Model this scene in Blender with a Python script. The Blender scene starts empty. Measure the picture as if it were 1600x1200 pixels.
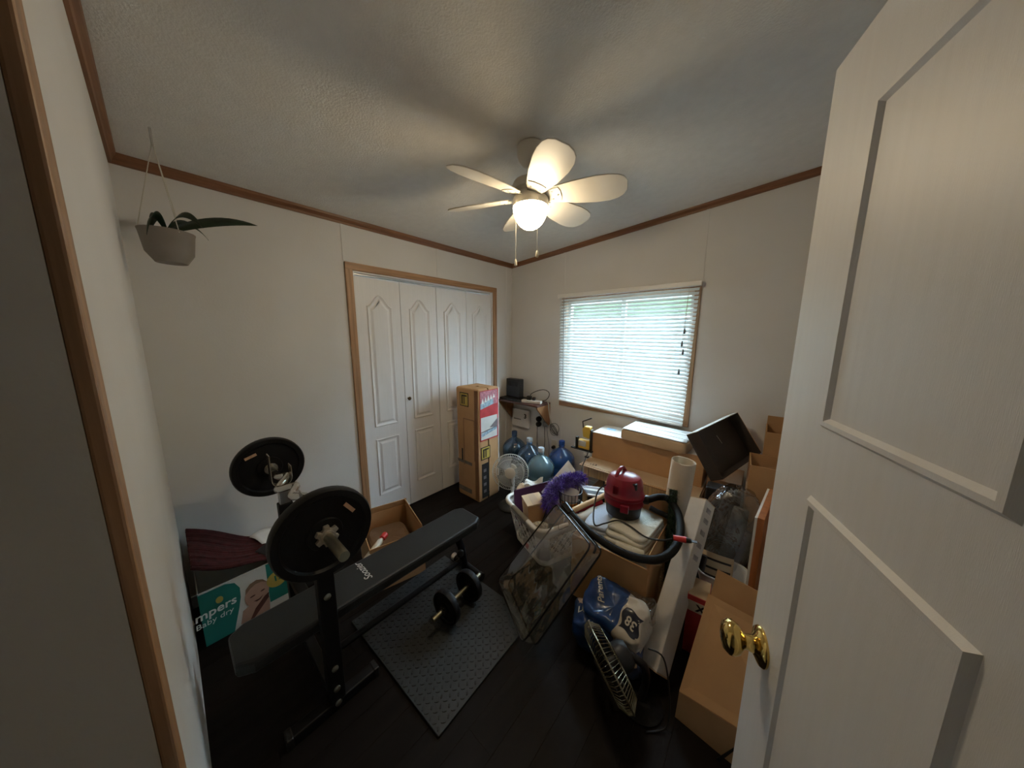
import bpy, bmesh, math, random
from mathutils import Matrix, Vector, noise
random.seed(7)
S = bpy.context.scene
COL = S.collection
PI = math.pi
def R(d): return math.radians(d)

# ---------------------------------------------------------------- camera
cam = bpy.data.cameras.new('camera')
cam.sensor_fit = 'HORIZONTAL'; cam.sensor_width = 36.0
cam.lens = 467.18 / 1600 * 36.0
cam.clip_start = 0.02
camo = bpy.data.objects.new('camera', cam); COL.objects.link(camo)
pt, yw, rl = R(-9.0845), R(40.698), R(0.18)
fw = Vector((-math.sin(yw)*math.cos(pt), math.cos(yw)*math.cos(pt), math.sin(pt)))
rt = Vector((math.cos(yw), math.sin(yw), 0)); up = rt.cross(fw)
rt2 = math.cos(rl)*rt + math.sin(rl)*up; up2 = -math.sin(rl)*rt + math.cos(rl)*up
M = Matrix((rt2, up2, -fw)).transposed().to_4x4(); M.translation = (2.3875, -2.7722, 1.5667)
camo.matrix_world = M
S.camera = camo
# ---------------------------------------------------------------- world, exposure
w = bpy.data.worlds.new('sky'); S.world = w; w.use_nodes = True
bg = w.node_tree.nodes['Background']
bg.inputs[0].default_value = (0.62, 0.82, 1.0, 1); bg.inputs[1].default_value = 20.0
S.view_settings.view_transform = 'Standard'; S.view_settings.look = 'None'
S.view_settings.gamma = 1.0; S.view_settings.use_curve_mapping = False
S.view_settings.exposure = 0.42
LAMP = 47.0
# ---------------------------------------------------------------- materials
def nd(nt, t, **k):
    n = nt.nodes.new(t)
    for a, b in k.items(): setattr(n, a, b)
    return n
MATS = {}
def mat(name, col, rough=0.6, metal=0.0, var=0.12, scale=8.0, bump=0.0, bscale=200.0, stretch=None, coat=0.0, spec=None, sheen=0.0):
    if name in MATS: return MATS[name]
    m = bpy.data.materials.new(name); m.use_nodes = True; nt = m.node_tree
    p = nt.nodes['Principled BSDF']
    p.inputs['Roughness'].default_value = rough; p.inputs['Metallic'].default_value = metal
    if coat: p.inputs['Coat Weight'].default_value = coat
    if spec is not None: p.inputs['Specular IOR Level'].default_value = spec
    if sheen: p.inputs['Sheen Weight'].default_value = sheen
    tc = nd(nt, 'ShaderNodeTexCoord'); mp = nd(nt, 'ShaderNodeMapping')
    nt.links.new(tc.outputs['Object'], mp.inputs['Vector'])
    if stretch: mp.inputs['Scale'].default_value = stretch
    n = nd(nt, 'ShaderNodeTexNoise'); n.inputs['Scale'].default_value = scale; n.inputs['Detail'].default_value = 5
    nt.links.new(mp.outputs[0], n.inputs['Vector'])
    r = nd(nt, 'ShaderNodeValToRGB')
    r.color_ramp.elements[0].position = 0.3; r.color_ramp.elements[1].position = 0.7
    r.color_ramp.elements[0].color = [c*(1-var) for c in col] + [1]
    r.color_ramp.elements[1].color = [min(1, c*(1+var)) for c in col] + [1]
    nt.links.new(n.outputs['Fac'], r.inputs[0]); nt.links.new(r.outputs[0], p.inputs['Base Color'])
    if bump:
        n2 = nd(nt, 'ShaderNodeTexNoise'); n2.inputs['Scale'].default_value = bscale; n2.inputs['Detail'].default_value = 3
        nt.links.new(mp.outputs[0], n2.inputs['Vector'])
        b = nd(nt, 'ShaderNodeBump'); b.inputs['Strength'].default_value = bump; b.inputs['Distance'].default_value = 0.004
        nt.links.new(n2.outputs['Fac'], b.inputs['Height']); nt.links.new(b.outputs[0], p.inputs['Normal'])
    MATS[name] = m
    return m
def wood(name, col, axis='z', rough=0.5):
    s = {'x': (1.5, 30, 30), 'y': (30, 1.5, 30), 'z': (30, 30, 1.5)}[axis]
    return mat(name, col, rough, var=0.28, scale=2.0, stretch=s, bump=0.15, bscale=3.0)
def film(name, tint, gloss=0.12, rough=0.08, wrinkle=0.5, wscale=9.0, haze=0.0, hazecol=(0.6,0.6,0.58)):
    """thin clear plastic: see-through with a fresnel sheen and some milky haze"""
    m = bpy.data.materials.new(name); m.use_nodes = True; nt = m.node_tree
    nt.nodes.remove(nt.nodes['Principled BSDF']); out = nt.nodes['Material Output']
    tr = nd(nt, 'ShaderNodeBsdfTransparent'); tr.inputs[0].default_value = tint + (1,)
    gl = nd(nt, 'ShaderNodeBsdfGlossy'); gl.inputs['Roughness'].default_value = rough
    df = nd(nt, 'ShaderNodeBsdfDiffuse'); df.inputs[0].default_value = hazecol + (1,)
    mx0 = nd(nt, 'ShaderNodeMixShader'); mx0.inputs[0].default_value = haze
    nt.links.new(tr.outputs[0], mx0.inputs[1]); nt.links.new(df.outputs[0], mx0.inputs[2])
    lw = nd(nt, 'ShaderNodeLayerWeight'); lw.inputs[0].default_value = 0.25
    ma = nd(nt, 'ShaderNodeMath', operation='MULTIPLY_ADD'); ma.inputs[1].default_value = 0.5; ma.inputs[2].default_value = gloss
    nt.links.new(lw.outputs['Facing'], ma.inputs[0])
    mx = nd(nt, 'ShaderNodeMixShader'); nt.links.new(ma.outputs[0], mx.inputs[0])
    nt.links.new(mx0.outputs[0], mx.inputs[1]); nt.links.new(gl.outputs[0], mx.inputs[2])
    nt.links.new(mx.outputs[0], out.inputs[0])
    if wrinkle:
        tc = nd(nt, 'ShaderNodeTexCoord'); n = nd(nt, 'ShaderNodeTexNoise'); n.inputs['Scale'].default_value = wscale
        n.inputs['Distortion'].default_value = 1.2
        nt.links.new(tc.outputs['Object'], n.inputs['Vector'])
        b = nd(nt, 'ShaderNodeBump'); b.inputs['Strength'].default_value = wrinkle; b.inputs['Distance'].default_value = 0.03
        nt.links.new(n.outputs['Fac'], b.inputs['Height'])
        nt.links.new(b.outputs[0], gl.inputs['Normal']); nt.links.new(b.outputs[0], df.inputs['Normal'])
    return m
def translucent(name, col, tl, fac=0.45, gloss=0.06):
    m = bpy.data.materials.new(name); m.use_nodes = True; nt = m.node_tree
    nt.nodes.remove(nt.nodes['Principled BSDF']); out = nt.nodes['Material Output']
    d = nd(nt, 'ShaderNodeBsdfDiffuse'); d.inputs[0].default_value = col + (1,)
    t = nd(nt, 'ShaderNodeBsdfTranslucent'); t.inputs[0].default_value = tl + (1,)
    g = nd(nt, 'ShaderNodeBsdfGlossy'); g.inputs['Roughness'].default_value = 0.3
    a = nd(nt, 'ShaderNodeMixShader'); a.inputs[0].default_value = fac
    b = nd(nt, 'ShaderNodeMixShader'); b.inputs[0].default_value = gloss
    nt.links.new(d.outputs[0], a.inputs[1]); nt.links.new(t.outputs[0], a.inputs[2])
    nt.links.new(a.outputs[0], b.inputs[1]); nt.links.new(g.outputs[0], b.inputs[2]); nt.links.new(b.outputs[0], out.inputs[0])
    return m
def emit(name, col, s):
    m = bpy.data.materials.new(name); m.use_nodes = True; nt = m.node_tree
    p = nt.nodes['Principled BSDF']; p.inputs['Base Color'].default_value = (.9,.85,.7,1)
    p.inputs['Emission Color'].default_value = col + (1,); p.inputs['Emission Strength'].default_value = s
    p.inputs['Roughness'].default_value = 0.3
    return m
m_wall = mat('painted_panel', (.735,.715,.69), .75, var=.025, scale=3, bump=.12, bscale=90)
m_ceil = mat('textured_ceiling', (.80,.775,.73), .9, var=.03, scale=20, bump=.5, bscale=120)
m_floor = mat('dark_floor_board', (.0095,.0068,.0056), .5, var=.3, scale=1.2, stretch=(18,1.2,1), bump=.1, bscale=8, spec=.12)
m_gap = m_floor
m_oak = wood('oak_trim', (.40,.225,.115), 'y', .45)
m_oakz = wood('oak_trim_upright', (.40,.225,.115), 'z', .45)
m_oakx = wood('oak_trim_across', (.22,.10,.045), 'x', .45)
m_door = mat('white_door_paint', (.83,.825,.83), .42, var=.02, scale=4, bump=.08, bscale=60, stretch=(20,20,1.5))
m_dark = mat('dark_void', (.02,.02,.02), .9)
m_white = mat('white_plastic', (.82,.80,.77), .4, var=.03)
m_cream = mat('cream_plastic', (.74,.68,.56), .42, var=.04)
m_black = mat('black_plastic', (.012,.012,.013), .45, var=.2)
m_blackg = mat('black_gloss', (.01,.01,.011), .2, var=.1)
m_iron = mat('black_vinyl_plate', (.006,.006,.007), .5, var=.2, bump=.2, bscale=60, spec=.25)
m_vinyl = mat('bench_vinyl', (.017,.019,.019), .45, var=.08, bump=.25, bscale=260, spec=.4)
m_frame = mat('black_powdercoat', (.007,.007,.008), .45, var=.1, spec=.25)
m_chrome = mat('chrome_bar', (.62,.60,.56), .2, metal=1, var=.05)
m_zinc = mat('zinc_bar', (.48,.45,.33), .35, metal=1, var=.08, bump=.2, bscale=150)
m_steel = mat('bright_steel', (.65,.64,.62), .3, metal=1, var=.06)
m_brass = mat('polished_brass', (.80,.58,.20), .12, metal=1, var=.04)
m_rubber = mat('mat_rubber', (.022,.025,.0255), .5, var=.1, bump=.1, bscale=300, spec=.5)
m_card = mat('cardboard', (.52,.295,.135), .8, var=.09, scale=5, bump=.15, bscale=30)
m_cardl = mat('cardboard_pale', (.60,.43,.27), .8, var=.08, scale=5, bump=.12, bscale=30)
m_cardd = mat('cardboard_brown', (.30,.165,.085), .8, var=.12, scale=5, bump=.15, bscale=30)
m_cardo = mat('cardboard_orange', (.55,.30,.125), .75, var=.1, scale=4, bump=.1, bscale=20)
m_kraft = mat('kraft_print', (.53,.39,.24), .7, var=.08, scale=4)
m_paper = mat('white_paper', (.70,.68,.63), .7, var=.05, scale=10)
m_offw = mat('soiled_white_card', (.62,.56,.49), .7, var=.10, scale=6, bump=.1, bscale=25)
m_red = mat('label_red', (.55,.05,.055), .5, var=.2, scale=12)
m_pink = mat('label_pink', (.52,.20,.24), .5, var=.35, scale=60)
m_lblue = mat('label_blue_grey', (.35,.47,.55), .5, var=.35, scale=50)
m_lgrey = mat('label_grey', (.20,.17,.17), .5, var=.2, scale=20)
m_yellow = mat('tool_yellow', (.72,.46,.06), .4, var=.08)
m_yellowp = mat('label_yellow', (.50,.36,.07), .6, var=.15)
m_inkblk = mat('print_black', (.015,.014,.013), .6)
m_shelf = wood('shelf_dark_red_wood', (.085,.030,.022), 'x', .45)
m_shelfside = wood('shelf_bracket_wood', (.30,.14,.055), 'z', .5)
m_pine = wood('pine_leg', (.52,.33,.15), 'z', .5)
m_vacred = mat('vacuum_red', (.27,.012,.028), .28, var=.08, coat=.3)
m_towel = mat('cream_towel', (.74,.72,.63), .95, var=.06, bump=.7, bscale=140)
m_towelb = mat('pale_blue_towel', (.50,.56,.66), .95, var=.06, bump=.7, bscale=140)
m_purple = mat('purple_fluff', (.085,.03,.36), .8, var=.5, scale=20, sheen=.4)
m_plum = mat('plum_folder', (.07,.018,.06), .4, var=.1)
m_tube = mat('tan_tube', (.62,.38,.17), .6, var=.08)
m_cord = mat('cord_black', (.01,.01,.01), .5)
m_cordw = mat('cord_white', (.6,.57,.5), .5)
m_cordg = mat('cord_grey', (.16,.16,.17), .5)
m_redp = mat('red_plastic', (.62,.04,.035), .35, var=.05)
m_greeng = mat('garland_green', (.02,.045,.022), .5, var=.5, scale=60)
m_gold = mat('gold_tinsel', (.72,.55,.18), .25, metal=1)
m_teal = mat('box_teal', (.015,.19,.15), .55, var=.05)
m_teall = mat('box_teal_light', (.12,.34,.33), .55, var=.25, scale=10)
m_skin = mat('print_skin', (.46,.27,.19), .6, var=.1, scale=12)
m_hair = mat('print_hair', (.27,.17,.10), .6, var=.15)
m_brownp = mat('print_brown', (.11,.035,.025), .6, var=.3)
m_plaid = mat('dark_red_rib', (.060,.008,.009), .9, var=.4, scale=30, bump=.5, bscale=90)
m_slat = translucent('blind_slat', (.68,.70,.68), (.70,.75,.74), .14)
m_glass = film('window_glass', (.95,.97,.97), .03, .01, 0)
m_vinylclear = film('clear_vinyl', (.90,.87,.80), .07, .06, .45, 3.4, haze=.03, hazecol=(.62,.57,.48))
m_wrap = film('clear_wrap', (.82,.81,.80), .12, .10, 1.0, 9.0, haze=.04, hazecol=(.5,.5,.5))
m_petb = film('bottle_blue', (.22,.38,.72), .08, .07, 0, haze=.42, hazecol=(.07,.24,.78))
m_petd = film('bottle_dark_blue', (.24,.36,.52), .08, .08, 0, haze=.42, hazecol=(.07,.18,.36))
m_pett = film('bottle_teal', (.48,.68,.74), .08, .07, 0, haze=.42, hazecol=(.28,.52,.64))
m_globe = emit('lit_opal_glass', (1.0,.80,.52), LAMP)
m_fanw = mat('fan_white', (.72,.68,.60), .38, var=.03)
m_leaf = mat('dark_leaf', (.014,.035,.018), .45, var=.3)
m_terra = mat('plant_pot', (.25,.22,.19), .6)
m_smoke = film('fan_blade_clear', (.80,.82,.82), .06, .1, 0, haze=.35, hazecol=(.6,.62,.62))
m_blueb = None

# ---------------------------------------------------------------- mesh helpers
def xf(M, v):
    v = Vector(v)
    return M @ v if M is not None else v
def frame_to(p0, p1):
    p0, p1 = Vector(p0), Vector(p1); d = (p1-p0); L = d.length; z = d/L
    a = Vector((0,0,1)) if abs(z.z) < .95 else Vector((1,0,0))
    x = a.cross(z).normalized(); y = z.cross(x)
    M = Matrix((x,y,z)).transposed().to_4x4(); M.translation = p0
    return M, L
def mk(loc=(0,0,0), rx=0, ry=0, rz=0):
    return Matrix.Translation(loc) @ Matrix.Rotation(R(rz),4,'Z') @ Matrix.Rotation(R(ry),4,'Y') @ Matrix.Rotation(R(rx),4,'X')
def smooth_path(pts, n=6, closed=False):
    P = [Vector(p) for p in pts]; out = []
    N = len(P)
    rng = range(N if closed else N-1)
    for i in rng:
        g = (lambda k: P[k % N]) if closed else (lambda k: P[max(0, min(N-1, k))])
        a, b, c, d = g(i-1), g(i), g(i+1), g(i+2)
        for j in range(n):
            t = j/n
            out.append(.5*((2*b) + (c-a)*t + (2*a-5*b+4*c-d)*t*t + (3*b-a-3*c+d)*t**3))
    if not closed: out.append(P[-1])
    return out
class MB:
    def __init__(s): s.v = []; s.f = []
    def add(s, vs, fs):
        o = len(s.v); s.v += [tuple(v) for v in vs]; s.f += [tuple(i+o for i in f) for f in fs]; return s
    def box(s, c, d, M=None):
        x, y, z = [q/2 for q in d]
        vs = [xf(M, (c[0]+a*x, c[1]+b*y, c[2]+e*z)) for a in(-1,1) for b in(-1,1) for e in(-1,1)]
        return s.add(vs, [(0,1,3,2),(4,6,7,5),(0,4,5,1),(2,3,7,6),(0,2,6,4),(1,5,7,3)])
    def bb(s, x0,x1,y0,y1,z0,z1, M=None):
        return s.box(((x0+x1)/2,(y0+y1)/2,(z0+z1)/2),(x1-x0,y1-y0,z1-z0),M)
    def cyl(s, p0, p1, r0, r1=None, n=16, caps=True, M=None):
        r1 = r0 if r1 is None else r1
        F, L = frame_to(p0, p1)
        vs = []
        for k, (z, r) in enumerate(((0,r0),(L,r1))):
            for i in range(n):
                a = 2*PI*i/n; vs.append(xf(M, F @ Vector((r*math.cos(a), r*math.sin(a), z))))
        fs = [(i,(i+1)%n,n+(i+1)%n,n+i) for i in range(n)]
        if caps: fs += [tuple(range(n-1,-1,-1)), tuple(range(n,2*n))]
        return s.add(vs, fs)
    def lathe(s, prof, n=24, M=None, cap=True):
        vs = []; fs = []
        for r, z in prof:
            for i in range(n):
                a = 2*PI*i/n; vs.append(xf(M, (r*math.cos(a), r*math.sin(a), z)))
        for k in range(len(prof)-1):
            for i in range(n):
                j = (i+1)%n; fs.append((k*n+i,k*n+j,(k+1)*n+j,(k+1)*n+i))
        if cap:
            fs.append(tuple(range(n-1,-1,-1))); o = (len(prof)-1)*n; fs.append(tuple(range(o,o+n)))
        return s.add(vs, fs)
    def tube(s, pts, r, n=8, closed=False, rf=None, M=None):
        P = [Vector(p) for p in pts]; N = len(P); vs = []; fs = []; prev = None
        for i, p in enumerate(P):
            if closed: t = P[(i+1)%N]-P[i-1]
            else: t = P[min(N-1,i+1)]-P[max(0,i-1)]
            if t.length < 1e-9: t = Vector((0,0,1))
            t.normalize()
            if prev is None:
                a = Vector((0,0,1)) if abs(t.z) < .9 else Vector((1,0,0)); x = a.cross(t).normalized()
            else:
                x = prev - t*prev.dot(t); x.normalize()
            prev = x; y = t.cross(x); rr = rf(i/(N-1)) * r if rf else r
            for k in range(n):
                a = 2*PI*k/n; vs.append(xf(M, p + x*rr*math.cos(a) + y*rr*math.sin(a)))
        for i in range(N if closed else N-1):
            j = (i+1)%N
            for k in range(n):
                l = (k+1)%n; fs.append((i*n+k,i*n+l,j*n+l,j*n+k))
        if not closed: fs += [tuple(range(n-1,-1,-1)), tuple(range((N-1)*n,N*n))]
        return s.add(vs, fs)
    def prism(s, poly, z0, z1, M=None):
        n = len(poly); vs = [xf(M,(x,y,z0)) for x,y in poly]+[xf(M,(x,y,z1)) for x,y in poly]
        return s.add(vs, [tuple(range(n-1,-1,-1)), tuple(range(n,2*n))]+[(i,(i+1)%n,n+(i+1)%n,n+i) for i in range(n)])
    def loops(s, ls, M=None, capend=True, capstart=False):
        n = len(ls[0]); vs = [xf(M,p) for l in ls for p in l]; fs = []
        for k in range(len(ls)-1):
            for i in range(n):
                j = (i+1)%n; fs.append((k*n+i,k*n+j,(k+1)*n+j,(k+1)*n+i))
        if capend: o = (len(ls)-1)*n; fs.append(tuple(range(o,o+n)))
        if capstart: fs.append(tuple(range(n-1,-1,-1)))
        return s.add(vs, fs)
    def grid(s, fn, nu, nv, M=None, wrapu=False):
        vs = []; fs = []; W = nu if wrapu else nu+1
        for j in range(nv+1):
            for i in range(W): vs.append(xf(M, fn(i/nu, j/nv)))
        for j in range(nv):
            for i in range(nu):
                k = (i+1)%W; fs.append((j*W+i, j*W+k, (j+1)*W+k, (j+1)*W+i))
        return s.add(vs, fs)
    def mesh(s, name):
        me = bpy.data.meshes.new(name); me.from_pydata(s.v, [], s.f); me.validate(); 
        bm = bmesh.new(); bm.from_mesh(me); bmesh.ops.recalc_face_normals(bm, faces=bm.faces); bm.to_mesh(me); bm.free()
        return me
    def build(s, name, m, parent=None, smooth=False, bevel=0, solid=0, sub=0, auto=40, label=None):
        me = s.mesh(name); o = bpy.data.objects.new(name, me); COL.objects.link(o)
        me.materials.append(m)
        if smooth:
            me.polygons.foreach_set('use_smooth', [True]*len(me.polygons))
            me.set_sharp_from_angle(angle=R(auto))
        if solid:
            q = o.modifiers.new('solid','SOLIDIFY'); q.thickness = solid; q.offset = 0
        if sub:
            q = o.modifiers.new('sub','SUBSURF'); q.levels = sub; q.render_levels = sub
        if bevel:
            q = o.modifiers.new('bevel','BEVEL'); q.width = bevel; q.segments = 2; q.limit_method = 'ANGLE'; q.angle_limit = R(40)
        if parent: o.parent = parent
        if label: o['label'] = label
        return o
def tag(o, label, cat, group=None):
    o['label'] = label; o['category'] = cat
    if group: o['group'] = group
    return o
def thing(name, label, cat, loc=(0,0,0), rz=0, group=None, M=None):
    o = bpy.data.objects.new(name, None); COL.objects.link(o); o.empty_display_size = .05
    if M is not None: o.matrix_world = M
    else: o.location = loc; o.rotation_euler = (0,0,R(rz))
    return tag(o, label, cat, group)
def struct(o): o['kind'] = 'structure'; return o
def text(name, s, size, m, parent, M, shear=0.0, depth=.0006, label=None, bold=0.0):
    c = bpy.data.curves.new('lettering','FONT'); c.body = s; c.size = size; c.extrude = depth; c.shear = shear
    c.align_x = 'CENTER'; c.align_y = 'CENTER'; c.offset = bold; c.resolution_u = 3
    t = bpy.data.objects.new('lettering_curve', c); COL.objects.link(t)
    dg = bpy.context.evaluated_depsgraph_get(); me = bpy.data.meshes.new_from_object(t.evaluated_get(dg))
    bpy.data.objects.remove(t); bpy.data.curves.remove(c)
    me.transform(M); o = bpy.data.objects.new(name, me); COL.objects.link(o); me.materials.clear(); me.materials.append(m)
    if parent: o.parent = parent
    if label: o['label'] = label
    return o
from mathutils.bvhtree import BVHTree
def drape(o, film, off=.0012):
    """lay a flat print onto the bulging top of a package (both share the same local frame)"""
    t = BVHTree.FromPolygons([v.co.copy() for v in film.data.vertices], [tuple(p.vertices) for p in film.data.polygons])
    z0 = min(v.co.z for v in o.data.vertices)
    for v in o.data.vertices:
        h = t.ray_cast(Vector((v.co.x, v.co.y, 1)), Vector((0,0,-1)))
        if h[0] is not None: v.co.z = h[0].z + off + (v.co.z - z0)*.3
    return o
def inset(poly, d):
    n = len(poly); out = []
    for i in range(n):
        p0, p1, p2 = Vector(poly[i-1]), Vector(poly[i]), Vector(poly[(i+1)%n])
        e1 = (p1-p0).normalized(); e2 = (p2-p1).normalized()
        n1 = Vector((-e1.y, e1.x)); n2 = Vector((-e2.y, e2.x)); b = n1+n2
        k = d/max(.35, 1+n1.dot(n2))*1.0
        out.append(tuple(p1 + b*k))
    return out
def superbox(sx, sy, sz, e=.35, nu=28, nv=14, amp=0.0, fr=9.0, seed=0, flat=None):
    """pillow / crumpled-package solid, returns grid function in local coords centred on origin"""
    def sp(c, p): return math.copysign(abs(c)**p, c)
    def fn(u, v):
        a = 2*PI*u; b = PI*(v-.5)
        x = sp(math.cos(b),e)*sp(math.cos(a),e)*sx/2; y = sp(math.cos(b),e)*sp(math.sin(a),e)*sy/2; z = sp(math.sin(b),e)*sz/2
        if amp:
            q = noise.noise_vector(Vector((x*fr+seed, y*fr, z*fr))); r_ = noise.noise_vector(Vector((x*fr*2.7, y*fr*2.7+seed, z*fr*2.7)))*.35; x += (q.x+r_.x)*amp; y += (q.y+r_.y)*amp; z += (q.z+r_.z)*amp
        if flat is not None: z = max(z, flat)
        return (x, y, z)
    return fn
def open_box(name, label, L, W, H, m, loc, rz=0, group=None, t=.005, flaps=(), M=None, inner=None):
    """open carton: floor and four walls as parts, flaps = list of (side, angle_from_vertical, length, inset)"""
    b = thing(name, label, 'box', loc, rz, group, M)
    MB().bb(-L/2,L/2,-W/2,W/2,0,t).build('bottom', m, b)
    wl = (((-L/2,L/2,-W/2,-W/2+t),),((-L/2,L/2,W/2-t,W/2),),((-L/2,-L/2+t,-W/2+t,W/2-t),),((L/2-t,L/2,-W/2+t,W/2-t),))
    for q in wl:
        x0,x1,y0,y1 = q[0]; MB().bb(x0,x1,y0,y1,t,H).build('wall', m, b, bevel=.001)
    for side, ang, ln in flaps:
        sx = {'-y':(0,-W/2,0,L),'+y':(0,W/2,180,L),'-x':(-L/2,0,-90,W),'+x':(L/2,0,90,W)}[side]
        F = mk((sx[0],sx[1],H), 0,0,sx[2]) @ Matrix.Rotation(R(ang),4,'X')
        MB().bb(-sx[3]/2+.002,sx[3]/2-.002,0,t*.8,0,ln,F).build('flap', m, b)
    return b

# ================================================================ STRUCTURE
RX, FY = 3.05, -2.835          # right wall x, front wall y
def ceil_z(x): return 2.387 + .0826*x
fl = struct(MB().bb(-.7,RX+.1,FY-1.4,.1,-.12,-.004).build('floor', m_gap))
pw = .125
x = 0.0; i = 0
while x < RX:
    y = FY-1.3 + (i*0.43 % 1.2) - 1.2
    while y < 0:
        y0, y1 = max(y, FY-1.3), min(y+1.2, 0)
        if y1-y0 > .02:
            MB().bb(x+.0005, min(x+pw,RX)-.0005, y0+.0005, y1-.0005, -.004, 0).build('plank', m_floor, fl)
        y += 1.2
    x += pw; i += 1
# ceiling slab, sloped up to the right
cl = MB(); xa, xb = -.7, RX+.1
cl.add([(a,b,ceil_z(a)+e) for a in(xa,xb) for b in(FY-1.4,.1) for e in(0,.08)], [(0,1,3,2),(4,6,7,5),(0,4,5,1),(2,3,7,6),(0,2,6,4),(1,5,7,3)])
struct(cl.build('ceiling', m_ceil))
# closet wall (x = 0)
OY0, OY1, OZ = -1.800, -.330, 2.040
wl = MB()
wl.bb(-.1,0,FY-.1,OY0,0,2.387); wl.bb(-.1,0,OY1,.1,0,2.387); wl.bb(-.1,0,OY0,OY1,OZ,2.387)
wl = struct(wl.build('wall_left', m_wall))
for y, z0 in ((-1.846,2.1),(-1.044,2.1)):
    MB().bb(0,.004,y-.011,y+.011,z0,2.36).build('batten', m_wall, wl)
MB().bb(0,.003,-.105,-.08,.0,2.36).build('batten', m_wall, wl)
cv = MB(); cv.bb(-.72,-.70,OY0-.2,OY1+.2,0,2.3); cv.bb(-.7,-.1,OY0-.22,OY0-.2,0,2.3); cv.bb(-.7,-.1,OY1+.2,OY1+.22,0,2.3)
struct(cv.build('wall_closet', m_wall))
# window wall (y = 0)
WX0, WX1, WZ0, WZ1 = .735, 1.895, .875, 1.93
ww = MB()
def slopewall(mb, x0, x1, z0, y0, y1):
    mb.add([(x0,y0,z0),(x1,y0,z0),(x1,y0,ceil_z(x1)+.02),(x0,y0,ceil_z(x0)+.02),(x0,y1,z0),(x1,y1,z0),(x1,y1,ceil_z(x1)+.02),(x0,y1,ceil_z(x0)+.02)],
           [(0,1,2,3),(7,6,5,4),(0,4,5,1),(1,5,6,2),(2,6,7,3),(3,7,4,0)])
slopewall(ww, -.1, WX0, 0, 0, .12); slopewall(ww, WX1, RX+.1, 0, 0, .12); slopewall(ww, WX0, WX1, WZ1, 0, .12)
ww.bb(WX0,WX1,0,.12,0,WZ0)
ww = struct(ww.build('wall_back', m_wall))
for x, z0, z1 in ((.705,1.99,ceil_z(.705)-.02),(1.927,1.99,ceil_z(1.92)-.02),(.715,.0,.81)):
    MB().bb(x-.011,x+.011,-.004,0,z0,z1).build('batten', m_wall, ww)
# right wall, front wall with the doorway, short hallway behind
struct(MB().bb(RX,RX+.1,FY-1.4,.1,0,2.7).build('wall_right', m_wall))
DX0, DX1 = 1.86, 2.69
fwl = MB(); slopewall(fwl, -.1, DX0, 0, FY-.1, FY); slopewall(fwl, DX1, RX+.1, 0, FY-.1, FY); slopewall(fwl, DX0, DX1, 2.06, FY-.1, FY)
struct(fwl.build('wall_front', m_wall))
hw = MB(); hw.bb(1.0,RX+.1,FY-1.4,FY-1.3,0,2.7); hw.bb(.9,1.0,FY-1.4,FY-.1,0,2.7)
struct(hw.build('wall_hall', m_wall))
# crown moulding
def crown(name, a, b, nrm, m):
    a, b, n = Vector(a), Vector(b), Vector(nrm); k = MB()
    prof = [(0,-.042),(.010,-.042),(.014,-.030),(.026,-.012),(.030,0.004),(0,.004)]
    k.loops([[tuple(a+n*q[0]+Vector((0,0,q[1]))) for q in prof],[tuple(b+n*q[0]+Vector((0,0,q[1]))) for q in prof]], capstart=True)
    return struct(k.build(name, m))
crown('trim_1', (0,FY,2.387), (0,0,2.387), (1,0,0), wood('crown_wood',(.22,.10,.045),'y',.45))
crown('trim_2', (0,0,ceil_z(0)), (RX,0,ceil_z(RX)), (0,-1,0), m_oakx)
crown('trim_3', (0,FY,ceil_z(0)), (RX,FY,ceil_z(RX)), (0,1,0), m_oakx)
# closet casing
cs = MB(); cw = .052
cs.bb(0,.016,OY0-cw,OY0,0,OZ+cw).bb(0,.016,OY1,OY1+cw,0,OZ+cw)
cs = struct(cs.build('trim_4', m_oakz, bevel=.003))
MB().bb(0,.0165,OY0-cw,OY1+cw,OZ,OZ+cw).build('head_casing', m_oak, cs, bevel=.003)
MB().bb(-.08,0,OY0,OY0+.012,0,OZ).bb(-.08,0,OY1-.012,OY1,0,OZ).build('jamb', m_white, cs)
MB().bb(-.060,-.03,OY0+.012,OY1-.012,OZ-.020,OZ).build('track', m_steel, cs)
MB().bb(-.08,0,OY0+.012,OY1-.012,OZ-.010,OZ).build('head_jamb', m_white, cs)
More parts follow.
